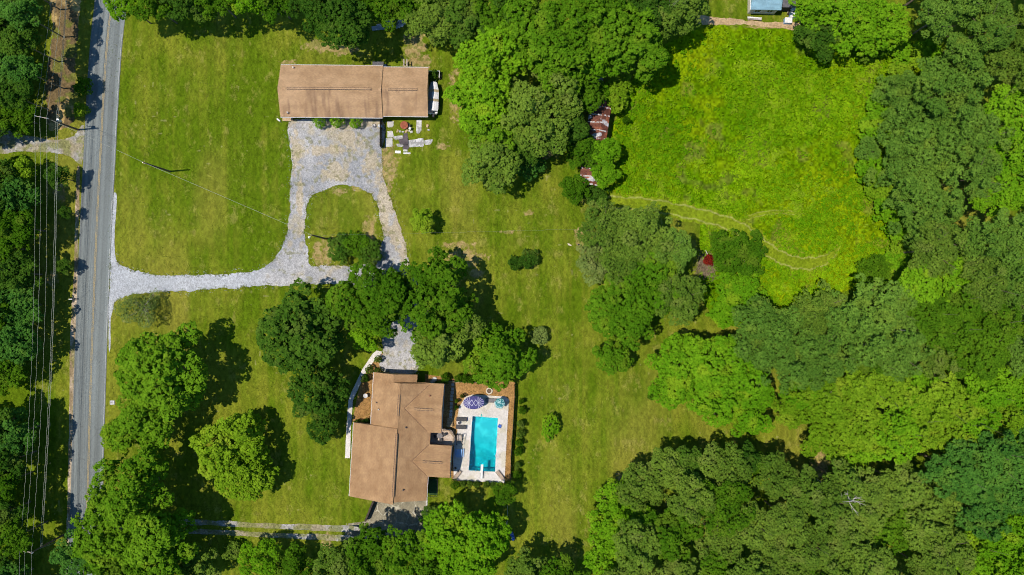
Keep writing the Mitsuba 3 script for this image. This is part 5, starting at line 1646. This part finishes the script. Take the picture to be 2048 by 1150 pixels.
# --- shrubs round the house
for px, py, r, H, lab, sh, c in [(757, 718, 7, 0.9, 'clipped round shrub at the northeast end of the walkway', 'ball', 'olive'), (740, 738, 8, 1.1, 'round shrub in the bend of the walkway', 'ball', 'olive'), (756.5, 741, 6, 0.8, 'small clipped shrub at the northwest corner of the house', 'ball', 'olive'),
                                 (731, 756, 8, 0.9, 'low dark bush between the walkway and the house', 'bush_b', 'dark'), (716, 845, 7, 0.8, 'bush at the south end of the western straw bed', 'bush_a', 'dark'), (734, 845, 9, 0.9, 'dark bush at the roof step on the west side of the house', 'bush_b', 'dark'),
                                 (910, 967, 8.5, 1.2, 'round clipped shrub at the southwest corner of the pool deck', 'ball', 'green'), (925, 791, 4, 0.6, 'tiny shrub beside the deck edge left of the oval parasol', 'ball', 'green'), (914, 801, 3.5, 0.5, 'tiny yellow green plant in the straw bed beside the stepping stones', 'bush_a', 'yellow'),
                                 (913, 814, 4, 0.5, 'small green plant at the deck edge beside the stepping stones', 'bush_b', 'green'), (892, 756, 9, 0.9, 'green shrub at the north corner of the house', 'bush_a', 'green'), (868, 700, 8, 1.0, 'low shrub under the olive tree by the pad', 'bush_a', 'green')]:
    tree('shrub', sh, c, px, py, r, H, lab)
for i in range(4):
    tree('shrub', 'bush_a', 'green', 918 + i * 13, 756 + i * 0.8, 8, 1.2, ['hedge shrub nearest the house north of the pool bed', 'second hedge shrub from the house north of the pool bed', 'third hedge shrub from the house north of the pool bed', 'hedge shrub nearest the round light tree north of the pool bed'][i])
for i, (px, py, r, c) in enumerate([(1043, 802, 5, 'green'), (1044, 820, 7.5, 'green'), (1042, 847, 8, 'olive'), (1041, 866, 8, 'olive'), (1039, 884, 8, 'green'), (1037, 902, 8, 'green'), (1035, 930, 7, 'olive'), (1034, 948, 8, 'green')]):
    tree('shrub', ['bush_b', 'bush_a'][i % 2], c, px, py, r, 1.5, f'{["first", "second", "third", "fourth", "fifth", "sixth", "seventh", "eighth"][i]} shrub from the north in the row outside the pool fence')
for i, px in enumerate((927, 940, 953, 973, 987)):
    tree('shrub', 'bush_b', 'olive', px, 966 + i * 0.5, 6.5, 0.5, f'{["first", "second", "third", "fourth", "fifth"][i]} low plant from the west along the south edge of the pool deck')
for i, px in enumerate((640, 676, 712)):
    tree('shrub', 'ball', 'bright', px, 243, 12.5, 1.9, f'round clipped shrub in front of the workshop, {["western", "middle", "eastern"][i]} of three')
# planter bowl and garden things west of the house
bwk = thing('bird_bath', 'white and grey bird bath in the straw bed west of the house', 'bird bath')
bx1, by1, _ = W(731, 791.5, 0.8)
part(bwk, 'pedestal', cyl(bx1, by1, 0, 0.14, 0.70, 12, 0.09), 'slab_stone', smooth=35)
part(bwk, 'bowl', trimesh.creation.revolve([[0.0, 0.70], [0.20, 0.70], [0.40, 0.86], [0.40, 0.90], [0.35, 0.90], [0.18, 0.76], [0.0, 0.75]], sections=24, transform=trimesh.transformations.translation_matrix([bx1, by1, 0])), 'white_slab', smooth=40)
gst = thing('stone_heap', 'heap of pale garden stones at the north corner of the house', 'stones')
rg = np.random.default_rng(8)
for i in range(7):
    p = W(868 + rg.uniform(-5, 5), 760 + rg.uniform(-4, 4))
    part(gst, 'stone', trimesh.convex.convex_hull(rg.normal(size=(16, 3)) * [0.18, 0.15, 0.1] + [p[0], p[1], 0.1]), 'white_slab')

# --- retaining walls at the sunken apron
rw = thing('retaining_wall', 'dark retaining wall on the west side of the sunken apron', 'wall')
a, b = W(747.5, 1000)[:2], W(729.5, 1044)[:2]
L = np.linalg.norm(b - a)
deg = math.degrees(math.atan2(*(b - a)[::-1]))
for j in range(7):
    for i in range(8):
        t = (i + 0.5 + 0.5 * (j % 2)) / 8.5
        q = a + (b - a) * t
        part(rw, 'block', box(q[0], q[1], -1.6 + j * 0.245, L / 8.5 - 0.015, 0.30 + 0.02 * ((i + j) % 2), 0.235, rot=deg, bev=0.015), 'dark_timber')
rw2 = thing('retaining_wall', 'short pale retaining wall on the east side of the sunken apron', 'wall')
a, b = W(853.5, 1000)[:2], W(852.5, 1046)[:2]
L = np.linalg.norm(b - a)
deg = math.degrees(math.atan2(*(b - a)[::-1]))
for j in range(7):
    for i in range(8):
        t = (i + 0.5 + 0.5 * (j % 2)) / 8.5
        q = a + (b - a) * t
        part(rw2, 'block', box(q[0], q[1], -1.6 + j * 0.245, L / 8.5 - 0.015, 0.28 + 0.02 * ((i + j) % 2), 0.235, rot=deg, bev=0.015), 'slab_stone')
# dark green water-filled area well east of the garage
ek = thing('raised_bed', 'dark green railed enclosure in the shade east of the garage', 'enclosure')
for px0, py0, px1, py1 in [(857, 957, 876, 957), (876, 957, 875, 990), (875, 990, 857, 990)]:
    a, b = W(px0, py0)[:2], W(px1, py1)[:2]
    part(ek, 'rail', tube([[*a, 0.9], [*b, 0.9]], 0.03, 5), 'dark_metal')
    for t in np.linspace(0, 1, 5):
        q = a + (b - a) * t
        part(ek, 'post', box(q[0], q[1], 0, 0.05, 0.05, 0.92), 'dark_metal')
q0, q1 = W(858, 958)[:2], W(875, 989)[:2]
part(ek, 'ground_cover', box((q0[0] + q1[0]) / 2, (q0[1] + q1[1]) / 2, 0, abs(q1[0] - q0[0]), abs(q1[1] - q0[1]), 0.05, rot=0), 'leaf_mat')

# ------------------------------------------------------------------ the workshop yard
def slab_patch(name, pts, z, m, label, seed, jit=0.06):
    return structure(name, slab(outline(pts, smooth=False, jit=jit, seed=seed), -0.02, z), m, label)


slab_patch('concrete_slab', [(813, 281), (847, 276), (848, 293), (817, 295)], 0.05, 'white_slab', 'largest white concrete slab in the yard south of the workshop', 21, 0.08)
slab_patch('concrete_slab', [(849, 281), (866, 279), (862, 287), (850, 290)], 0.045, 'white_slab', 'broken eastern tip of the white concrete slabs south of the workshop', 26, 0.10)
slab_patch('concrete_slab', [(783, 273), (805, 271), (805, 277), (790, 280)], 0.045, 'white_slab', 'thin white concrete strip west of the dark rubber mat', 27, 0.10)
slab_patch('concrete_slab', [(793, 288), (806, 287), (806, 293), (795, 294)], 0.045, 'white_slab', 'small white concrete piece just southwest of the rumpled black sheet', 28, 0.10)
slab_patch('concrete_slab', [(833, 240), (843, 240), (843, 262), (838, 268), (832, 266)], 0.05, 'white_slab', 'narrow white concrete slab standing out below the workshop eave', 22, 0.10)
slab_patch('concrete_slab', [(770, 277), (785, 275), (785, 293), (771, 294)], 0.04, 'slab_stone', 'grey stone slab beside the dark board screen', 23, 0.12)
slab_patch('concrete_slab', [(774, 243), (788, 242), (786, 254), (775, 255)], 0.04, 'slab_stone', 'grey stone slab in the corner of the board screen and the workshop', 24, 0.12)
slab_patch('concrete_slab', [(774, 262), (786, 261), (788, 274), (775, 275)], 0.04, 'slab_stone', 'grey stone slab halfway along the board screen', 25, 0.12)
for i, (px, py, sx, sy) in enumerate([(796, 304, 1.05, 0.45), (811, 301, 0.8, 0.35), (814, 306.5, 1.3, 0.30)]):
    c = W(px, py)
    single('paving_slab', box(c[0], c[1], 0, sx, sy, 0.07, rot=-2 + i, bev=0.015), 'white_plastic' if i == 0 else 'white_slab', ['white paving slab alone on the grass south of the workshop yard', 'upper white paving slab below the dark mat', 'lower white paving slab below the dark mat'][i], 'slab')
single('rubber_mat', slab(outline([(806, 266), (816, 266), (818, 298), (806, 298)], smooth=False, jit=0.15, seed=31), 0.052, 0.066), 'stain_black', 'dark rubber mat lying across the white concrete slab', 'mat')
single('rubber_mat', slab(outline([(797, 279), (815, 276), (817, 289), (800, 290)], smooth=False, jit=0.2, seed=32), 0.068, 0.30), 'stain_black', 'rumpled black sheet on the white concrete slab', 'sheet')
rt = thing('cable_table', 'round rust red table on the grass south of the workshop', 'table')
rx, ry, _ = W(808, 250, 0.8)
part(rt, 'top', cyl(rx, ry, 0.72, 0.72, 0.07, 24), 'rust_red', smooth=35)
part(rt, 'drum', cyl(rx, ry, 0.08, 0.30, 0.64, 16), 'rust_red', smooth=35)
part(rt, 'foot', cyl(rx, ry, 0.0, 0.60, 0.08, 24), 'rust_red', smooth=35)
for i, (px, py, d, m, lab) in enumerate([(818, 251, 200, 'charcoal_fabric', 'dark chair pushed against the rust red table'), (820, 257, 160, 'white_plastic', 'white chair beside the rust red table'), (748, 251, 30, 'white_plastic', 'white chair on the gravel beside the board screen')]):
    c = W(px, py, 0.4)
    chair(c[0], c[1], 0.0, d, m, lab)
dr_ = thing('barrel', 'pale blue barrel at the north end of the board screen', 'barrel')
c = W(759.5, 251, 0.9)
part(dr_, 'drum', trimesh.creation.revolve([[0, 0], [0.26, 0], [0.29, 0.1], [0.29, 0.8], [0.26, 0.9], [0, 0.9]], sections=18, transform=trimesh.transformations.translation_matrix([c[0], c[1], 0])), 'pale_blue', smooth=40)
part(dr_, 'lid', cyl(c[0], c[1], 0.905, 0.22, 0.03, 16), 'white_plastic')
rg = np.random.default_rng(12)
for i in range(9):
    px, py = [(800, 263), (806, 264), (813, 262), (819, 262), (823, 264), (855, 252), (857, 260), (829, 283), (795, 262)][i]
    c = W(px, py)
    sx, sy = rg.uniform(0.25, 0.7), rg.uniform(0.2, 0.4)
    single('rubble_block', box(c[0], c[1], 0, sx, sy, rg.uniform(0.12, 0.3), rot=rg.uniform(0, 90), bev=0.03), ['white_slab', 'slab_stone', 'tan_timber'][i % 3],
           ['pale block west of the white scraps above the big slab', 'grey stone just above the west end of the black mat', 'tan block in the row of scraps above the black sheet', 'pale block below the white chair in the workshop yard', 'grey stone at the east end of the scraps row', 'tan block below the workshop corner east of the narrow slab', 'pale scrap below the workshop corner east of the narrow slab', 'grey stone lying on the largest white slab', 'tan block at the west end of the scraps row'][i], 'block')
# doorstep deck at the west end
wd = thing('doorstep', 'small timber doorstep at the southwest corner of the workshop', 'porch')
c = W(576, 238)
for i in range(6):
    part(wd, 'plank', box(c[0], c[1] - 0.35 + i * 0.145, 0.16, 1.9, 0.13, 0.04, rot=-1), 'tan_timber')
part(wd, 'frame', box(c[0], c[1], 0.0, 1.8, 0.85, 0.155, rot=-1), 'dark_timber')
gb = thing('gas_bottle', 'white cylinder lying on the grass beside the workshop doorstep', 'gas cylinder')
c = W(560, 242)
g = trimesh.creation.capsule(0.55, 0.15, count=[14, 14])
g.apply_transform(trimesh.transformations.translation_matrix([c[0] - 0.2, c[1] + 0.15, 0.16]) @ trimesh.transformations.rotation_matrix(math.radians(-40), [0, 0, 1]) @ trimesh.transformations.rotation_matrix(math.pi / 2, [0, 1, 0]))
part(gb, 'tank', g, 'white_plastic', smooth=True)
part(gb, 'valve', box(c[0] + 0.32, c[1] - 0.30, 0.1, 0.1, 0.1, 0.1), 'dark_metal')
# air conditioner behind the workshop, and posts
ac = thing('air_conditioner', 'dark air conditioner box against the north wall of the workshop', 'air conditioner')
c = W(770, 131.5, 0.8)
part(ac, 'case', box(c[0], c[1], 0.05, 0.85, 0.6, 0.8, bev=0.03), 'dark_metal')
part(ac, 'grille', cyl(c[0], c[1], 0.852, 0.24, 0.02, 18), 'galvanised')
tp = thing('timber_stand', 'upright timber frame in the dirt north of the workshop', 'frame')
for px in (809, 815):
    c = W(px, 127, 0.8)
    part(tp, 'post', box(c[0], c[1], 0, 0.14, 0.14, 1.5), 'dark_timber')
    part(tp, 'board', box(c[0], c[1] - 0.05, 1.5, 0.18, 1.25, 0.06), 'grey_timber')
fr_ = thing('rail_fence', 'short pale rail fence at the northeast corner of the workshop', 'fence')
for i, (px, py) in enumerate([(856, 142), (868, 142.5), (879, 142), (878.5, 156)]):
    c = W(px, py, 0.9)
    part(fr_, 'post', box(c[0], c[1], 0, 0.12, 0.12, 1.1), 'grey_timber')
for (p0, p1_) in (((856, 142), (868, 142.5)), ((868, 142.5), (879, 142)), ((879, 142), (878.5, 156))):
    for z in (0.5, 1.0):
        part(fr_, 'rail', tube([[*W(*p0, z)[:2], z], [*W(*p1_, z)[:2], z]], 0.075, 4), 'trim_white')
tree('shrub', 'bush_b', 'dark', 867, 152, 10, 1.0, 'dark weeds inside the rail fence beside the workshop')
for px, py, lab in ((880, 150, 'black tyre lying by the rail fence, northern of two'), (880, 156, 'black tyre lying by the rail fence, southern of two')):
    c = W(px, py, 0.1)
    single('tyre', trimesh.creation.torus(0.24, 0.10, major_sections=20, minor_sections=8, transform=trimesh.transformations.translation_matrix([c[0], c[1], 0.10])), 'rubber', lab, 'tyre', smooth=True)

# --- covered boat on its trailer
bo = thing('covered_boat', 'boat on a trailer under pale tarps beside the east end of the workshop', 'boat')
ca, cb = W(868, 165, 1.3)[:2], W(865.5, 227, 1.3)[:2]
ax = (cb - ca) / np.linalg.norm(cb - ca)
nx = np.array([-ax[1], ax[0]])
LB = np.linalg.norm(cb - ca)


def bo_pt(s, w, z):
    q = ca + ax * s + nx * w
    return [q[0], q[1], z]


hullw = lambda t: 0.95 * min(1.0, 0.55 + 1.5 * t) * (1.0 if t < 0.85 else 1.0 - 0.9 * (t - 0.85))
secs = np.linspace(0, 1, 13)
hv = []
for t in secs:
    w = hullw(t)
    s = t * LB
    hv += [bo_pt(s, -w, 1.55), bo_pt(s, -w * 0.85, 0.85), bo_pt(s, 0, 0.55 + 0.25 * max(0, 0.25 - t)), bo_pt(s, w * 0.85, 0.85), bo_pt(s, w, 1.55)]
hf = []
for i in range(12):
    for k in range(4):
        a = i * 5 + k
        hf += [[a, a + 1, a + 6], [a, a + 6, a + 5]]
hf += [[0, 4, 3], [0, 3, 1], [1, 3, 2], [60, 61, 63], [60, 63, 64], [61, 62, 63]]
part(bo, 'hull', trimesh.Trimesh(hv, hf, process=False), 'tarp_white', smooth=40)


def tarp(t0, t1, w0, w1, h0, h1, m, n=5):
    v, f = [], []
    for i in range(n):
        t = t0 + (t1 - t0) * i / (n - 1)
        q = i / (n - 1)
        wl, h = hullw(t), h0 + (h1 - h0) * q + 0.03 * math.sin(i * 2.1)
        for a in (w0, w0 + (w1 - w0) * 0.33, w0 + (w1 - w0) * 0.67, w1):
            v.append(bo_pt(t * LB, a * wl * 1.02, 1.56 + h * (1 - abs(a) ** 1.7)))
    for i in range(n - 1):
        for k in range(3):
            a = i * 4 + k
            f += [[a, a + 1, a + 5], [a, a + 5, a + 4]]
    return trimesh.Trimesh(v, f, process=False)


for t0, t1, hh in ((0.0, 0.24, 0.25), (0.33, 0.55, 0.42), (0.63, 0.93, 0.35)):
    part(bo, 'tarp', tarp(t0, t1, -0.1, 1, hh, hh + 0.05, 'x'), 'tarp_white')
    part(bo, 'tarp', tarp(t0, t1, -1, -0.1, hh, hh + 0.05, 'x'), 'tarp_grey', label='side panel of the boat cover with its shade painted in grey')  # shaded side of the cover, put into the panel colour
for t0, t1, hh in ((0.24, 0.33, 0.34), (0.55, 0.63, 0.40)):
    part(bo, 'strap', tarp(t0, t1, -1, 1, hh, hh, 'x'), 'strap_tan')
part(bo, 'motor', cat_([box(*bo_pt(LB + 0.35, 0.1, 0)[:2], 0.45, 0.45, 0.55, 0.95, bev=0.10), box(*bo_pt(LB + 0.05, 0.1, 0)[:2], 0.6, 0.8, 0.3, 0.35, bev=0.05)]), 'dark_metal')
part(bo, 'trailer_frame', cat_([tube([bo_pt(-1.2, 0, 0.5), bo_pt(LB * 0.3, -0.6, 0.45), bo_pt(LB, -0.6, 0.45)], 0.05, 6), tube([bo_pt(-1.2, 0, 0.5), bo_pt(LB * 0.3, 0.6, 0.45), bo_pt(LB, 0.6, 0.45)], 0.05, 6), tube([bo_pt(LB * 0.65, -1.0, 0.33), bo_pt(LB * 0.65, 1.0, 0.33)], 0.05, 6)]), 'galvanised')
for w in (-1.02, 1.02):
    m = cyl(0, 0, -0.10, 0.33, 0.20, 20)
    m.apply_transform(trimesh.transformations.rotation_matrix(math.pi / 2, [0, 1, 0]))
    m.apply_translation(bo_pt(LB * 0.65, w, 0.33))
    part(bo, 'wheel', m, 'rubber', smooth=35)

# ------------------------------------------------------------------ scattered things
mb = thing('mailbox', 'mailbox on a post at the west edge of the road', 'mailbox')
c = W(141, 598.5, 1.1)
part(mb, 'post', box(c[0], c[1], 0, 0.12, 0.12, 1.05), 'dark_timber')
box_ = m3.Manifold.hull_points([]) if False else None
mm = cat_([box(c[0] + 0.05, c[1], 1.05, 0.55, 0.20, 0.13, bev=0.01), trimesh.creation.cylinder(0.10, 0.55, sections=16, transform=trimesh.transformations.translation_matrix([c[0] + 0.05, c[1], 1.18]) @ trimesh.transformations.rotation_matrix(math.pi / 2, [0, 1, 0]))])
part(mb, 'box', mm, 'white_plastic', smooth=35)
part(mb, 'flag', box(c[0] + 0.15, c[1] + 0.12, 1.1, 0.14, 0.015, 0.22), 'rust_red')
part(mb, 'support', box(c[0] + 0.2, c[1], 0.85, 0.5, 0.08, 0.08), 'dark_timber')
ped = thing('utility_cover', 'white square ground box on the grass beside the road', 'ground box')
c = W(225, 805)
part(ped, 'lid', box(c[0], c[1], 0.10, 0.78, 0.68, 0.05, rot=3, bev=0.01), 'white_slab')
part(ped, 'frame', box(c[0], c[1], -0.05, 0.86, 0.76, 0.148, rot=3), 'slab_stone')
for s in (-1, 1):
    part(ped, 'handle', box(c[0] + s * 0.2, c[1], 0.152, 0.12, 0.03, 0.02, rot=3), 'dark_metal')
# pile of white boards at the wood edge
wb = thing('board_pile', 'pile of white and grey boards under the trees north of the workshop', 'boards')
rg = np.random.default_rng(21)
for i in range(16):
    px, py = rg.uniform(779, 806), rg.uniform(40, 56)
    c = W(px, py)
    part(wb, 'board', box(c[0], c[1], 0.02 + 0.05 * i, rg.uniform(0.8, 2.4), rg.uniform(0.25, 0.5), 0.045, rot=rg.uniform(-35, 35)), 'white_slab' if i % 4 else 'tarp_grey')
for i, (px, py, l, a) in enumerate([(757, 56, 2.4, 6), (766, 51, 2.2, 10)]):
    c = W(px, py)
    single('metal_sheet', box(c[0], c[1], 0.03, l, 0.8, 0.06, rot=a, bev=0.01), 'tarp_grey', ['grey sheet lying left of the white board pile', 'grey sheet between the long grey sheet and the white board pile'][i], 'metal sheet')
# brush pile with a red heap in the meadow
br = thing('brush_pile', 'grey brown brush pile in the meadow beside the dark thicket', 'brush pile')
rg = np.random.default_rng(31)
tw = [[], []]
for i in range(420):
    px, py = 1413 + rg.normal() * 9, 533 + rg.normal() * 11
    x, y, _ = W(px, py)
    a, L = rg.uniform(0, math.pi), rg.uniform(0.6, 2.2)
    z = rg.uniform(0.05, 0.7)
    d = np.array([math.cos(a), math.sin(a), rg.uniform(-0.15, 0.25)])
    tw[i % 2].append(tube([np.array([x, y, z]) - d * L / 2, np.array([x, y, z + 0.05]), np.array([x, y, z]) + d * L / 2], [0.035, 0.028, 0.012], 4))
part(br, 'twigs', cat_(tw[0]), 'brush', kind='stuff')
part(br, 'sticks', cat_(tw[1]), 'brush', kind='stuff')
tree('shrub', 'bush_b', 'red', 1417, 520, 11, 1.3, 'bright red leaved bush on the brush pile in the meadow')
wp = thing('white_pole', 'thin white pole leaning out of the red bush', 'pole')
a, b = W(1409, 502)[:2], W(1414, 513)[:2]
part(wp, 'rod', tube([[*a, 0.9], [*b, 0.9]], 0.05, 6), 'white_plastic')
part(wp, 'tip', cyl(a[0], a[1], 0, 0.04, 0.92, 6), 'white_plastic')
# blue barrel in the shade south of the pool
bb = thing('barrel', 'bright blue barrel lying in the tree shade south of the pool', 'barrel')
c = W(1024.5, 1072, 0.4)
g = trimesh.creation.revolve([[0, -0.75], [0.27, -0.75], [0.33, -0.6], [0.34, 0.0], [0.33, 0.6], [0.27, 0.75], [0, 0.75]], sections=18)
g.apply_transform(trimesh.transformations.translation_matrix([c[0], c[1], 0.34]) @ trimesh.transformations.rotation_matrix(math.radians(-72), [0, 0, 1]) @ trimesh.transformations.rotation_matrix(math.pi / 2, [0, 1, 0]))
part(bb, 'drum', g, 'blue_plastic', smooth=40)
for s in (-0.3, 0.3):
    g = trimesh.creation.torus(0.34, 0.02, major_sections=20, minor_sections=6)
    g.apply_transform(trimesh.transformations.translation_matrix([c[0] + s * math.cos(math.radians(-72)), c[1] + s * math.sin(math.radians(-72)), 0.34]) @ trimesh.transformations.rotation_matrix(math.radians(-72), [0, 0, 1]) @ trimesh.transformations.rotation_matrix(math.pi / 2, [0, 1, 0]))
    part(bb, 'hoop', g, 'white_plastic', smooth=True)
cl = thing('clothes_pole', 'pale upright pole on the lawn south of the small pool tree', 'pole')
a, b = W(1015.5, 1011)[:2], W(1014.5, 1040)[:2]
part(cl, 'rail', tube([[*a, 1.5], [*b, 1.5]], 0.03, 6), 'galvanised')
for q in (a, b):
    part(cl, 'post', cyl(q[0], q[1], 0, 0.04, 1.52, 8), 'galvanised', smooth=35)
sheet = thing('metal_sheet', 'grey sheet in the tree shade south of the clothes pole', 'metal sheet')
c = W(1009, 1047)
part(sheet, 'sheet', box(c[0], c[1], 0.05, 1.1, 0.5, 0.05, rot=12), 'tarp_grey')
part(sheet, 'batten', box(c[0] + 0.3, c[1] + 0.1, 0.102, 1.1, 0.08, 0.05, rot=-5), 'grey_timber')
# the neighbour's yard
pt_ = thing('picnic_table', 'white picnic table with benches in front of the blue roofed house', 'table')
c = W(1518, 13, 0.7)
for i in range(4):
    part(pt_, 'top_plank', box(c[0], c[1] - 0.27 + 0.18 * i, 0.70, 2.3, 0.16, 0.04, rot=-1), 'white_plastic')
for s in (-1, 1):
    part(pt_, 'bench', box(c[0], c[1] + s * 0.68, 0.42, 2.3, 0.24, 0.04, rot=-1), 'white_plastic')
    part(pt_, 'frame', tube([[c[0] + s * 0.8, c[1] - 0.72, 0.0], [c[0] + s * 0.8, c[1] - 0.2, 0.68], [c[0] + s * 0.8, c[1] + 0.2, 0.68], [c[0] + s * 0.8, c[1] + 0.72, 0.0]], 0.04, 5), 'white_plastic')
bn = thing('garden_bench', 'long white bench on the grass between the dirt track and the blue roofed house', 'bench')
c = W(1509, 37, 0.4)
for s in (-0.13, 0.13):
    part(bn, 'plank', box(c[0], c[1] + s, 0.42, 2.55, 0.22, 0.05, rot=-4), 'white_plastic' if s > 0 else 'grey_timber')
for s in (-1, 1):
    part(bn, 'leg', box(c[0] + s, c[1], 0, 0.1, 0.4, 0.42, rot=-4), 'grey_timber')
for px, py, sx, sy, h, lab in [(1577.5, 40, 1.25, 0.95, 0.8, 'white chest at the corner of the neighbour yard by the dirt track'), (1587, 29, 1.0, 0.9, 0.9, 'white chest close under the bright tree in the neighbour yard')]:
    k = thing('storage_chest', lab, 'chest')
    c = W(px, py, h)
    part(k, 'body', box(c[0], c[1], 0, sx, sy, h - 0.14, rot=-3, bev=0.03), 'pale_blue')
    part(k, 'lid', box(c[0], c[1], h - 0.137, sx + 0.06, sy + 0.06, 0.14, rot=-3, bev=0.04), 'white_plastic')
rtb = thing('round_table', 'round white table beside the chests in the neighbour yard', 'table')
c = W(1586, 16, 0.75)
part(rtb, 'top', cyl(c[0], c[1], 0.72, 0.55, 0.05, 20), 'white_plastic', smooth=35)
part(rtb, 'pedestal', cyl(c[0], c[1], 0, 0.10, 0.72, 10), 'white_plastic', smooth=35)
pb = thing('sand_box', 'timber edged sand box in the neighbour yard', 'sand box')
for px0, py0, px1, py1 in [(1574, 29, 1582, 18), (1574, 29, 1586, 29)]:
    a, b = W(px0, py0)[:2], W(px1, py1)[:2]
    d = b - a
    part(pb, 'edge', box(*((a + b) / 2), 0, np.linalg.norm(d), 0.14, 0.25, rot=math.degrees(math.atan2(d[1], d[0]))), 'dark_timber')
a = W(1580, 24)
part(pb, 'sand', box(a[0], a[1], 0, 0.9, 0.8, 0.06), 'fire_stone')
# timber in the shade of the middle woods
tl = thing('fallen_beam', 'rusty brown beam leaning in the bare soil by the round bluish bush', 'beam')
a, b = W(1083, 308)[:2], W(1090, 324)[:2]
part(tl, 'beam', tube([[*a, 0.4], [*b, 0.08]], 0.09, 4), 'rust_red')
part(tl, 'prop', tube([[*(a + [0.2, 0.1]), 0.0], [*a, 0.5]], 0.06, 4), 'dark_timber')

# ------------------------------------------------------------------ small plants and stones nobody could count
import meshkit
wr = np.random.default_rng(77)


def scatter(poly, n, keep=None):
    x0, y0, x1, y1 = poly.bounds
    p = np.c_[wr.uniform(x0, x1, n), wr.uniform(y0, y1, n)]
    p = p[shapely.contains_xy(poly, p[:, 0], p[:, 1])]
    return p if keep is None else p[keep(p)]


def tufts(p, size, per, tall, aspect=0.45):
    """Tufts of a few leaf blades at the points p."""
    n = len(p)
    s = size * wr.uniform(0.6, 1.5, (n, 1, 1))
    d = wr.normal(size=(n, per, 3))
    d[..., 2] = np.abs(d[..., 2]) * 0.8 + 0.25
    d /= np.linalg.norm(d, axis=2, keepdims=True)
    pos = np.concatenate([p, np.zeros((n, 1))], 1)[:, None] + d * s * [1, 1, tall]
    nr = d * 0.7 + [0, 0, 0.6] + wr.normal(size=(n, per, 3)) * 0.3
    v, f = leaf_quads(pos.reshape(-1, 3), nr.reshape(-1, 3), wr, np.repeat(s.reshape(-1), per)[:, None] * 1.2, aspect)
    return trimesh.Trimesh(v, f, process=False)


def weedy(p):
    q = np.c_[p, np.zeros(len(p))]
    a = meshkit.fbm(q * 0.09, 3, 5)
    return wr.uniform(size=len(p)) < np.clip((a - 0.36) * 5, 0.12, 1)


mp = scatter(meadow_poly.buffer(-0.3).difference(MOWN.buffer(-0.2)), 17000, weedy)
single('meadow_weeds', tufts(mp[: len(mp) // 2], 0.36, 9, 1.2), 'leaf_meadow_a', 'tall weeds covering the meadow', kind='stuff')
single('meadow_weeds', tufts(mp[len(mp) // 2:], 0.32, 9, 1.2), 'leaf_meadow_b', 'yellowish weeds covering the meadow', kind='stuff')
# ragged grass along the edges of gravel and concrete
edge = drive.boundary.buffer(0.35)
gp = scatter(edge, 60000, lambda p: wr.uniform(size=len(p)) < np.clip((meshkit.fbm(np.c_[p, np.zeros(len(p))] * 0.7, 2, 3) - 0.40) * 4, 0.0, 0.8))
single('edge_grass', tufts(gp, 0.10, 5, 0.8, 0.4), 'leaf_lawn', 'grass tufts growing in along the driveway edges', kind='stuff')
gp = scatter(drive.boundary.buffer(0.75), 26000, lambda p: wr.uniform(size=len(p)) < 0.35)
base = trimesh.creation.icosphere(0)
sc = wr.uniform(0.03, 0.085, (len(gp), 1, 3)) * [1, 1, 0.7]
sv = (base.vertices[None] * sc + np.concatenate([gp, np.full((len(gp), 1), 0.03)], 1)[:, None]).reshape(-1, 3)
sf = (base.faces[None] + (np.arange(len(gp)) * len(base.vertices))[:, None, None]).reshape(-1, 3)
single('loose_gravel', trimesh.Trimesh(sv, sf, process=False), 'gravel_stone', 'loose pale stones scattered along the driveway edges', kind='stuff')
lp = scatter(Polygon([W(215, 30)[:2], W(1240, 30)[:2], W(1500, 890)[:2], W(1200, 1150)[:2], W(215, 1150)[:2]]).difference(drive).difference(pit_poly).difference(pool_poly.buffer(3)), 52000,
             lambda p: wr.uniform(size=len(p)) < np.clip((meshkit.fbm(np.c_[p, np.zeros(len(p))] * 0.22, 3, 8) - 0.30) * 2.6, 0.05, 1))
single('lawn_tufts', tufts(lp, 0.09, 4, 0.5, 0.35), 'leaf_lawn', 'uneven grass tufts all over the lawn', kind='stuff')
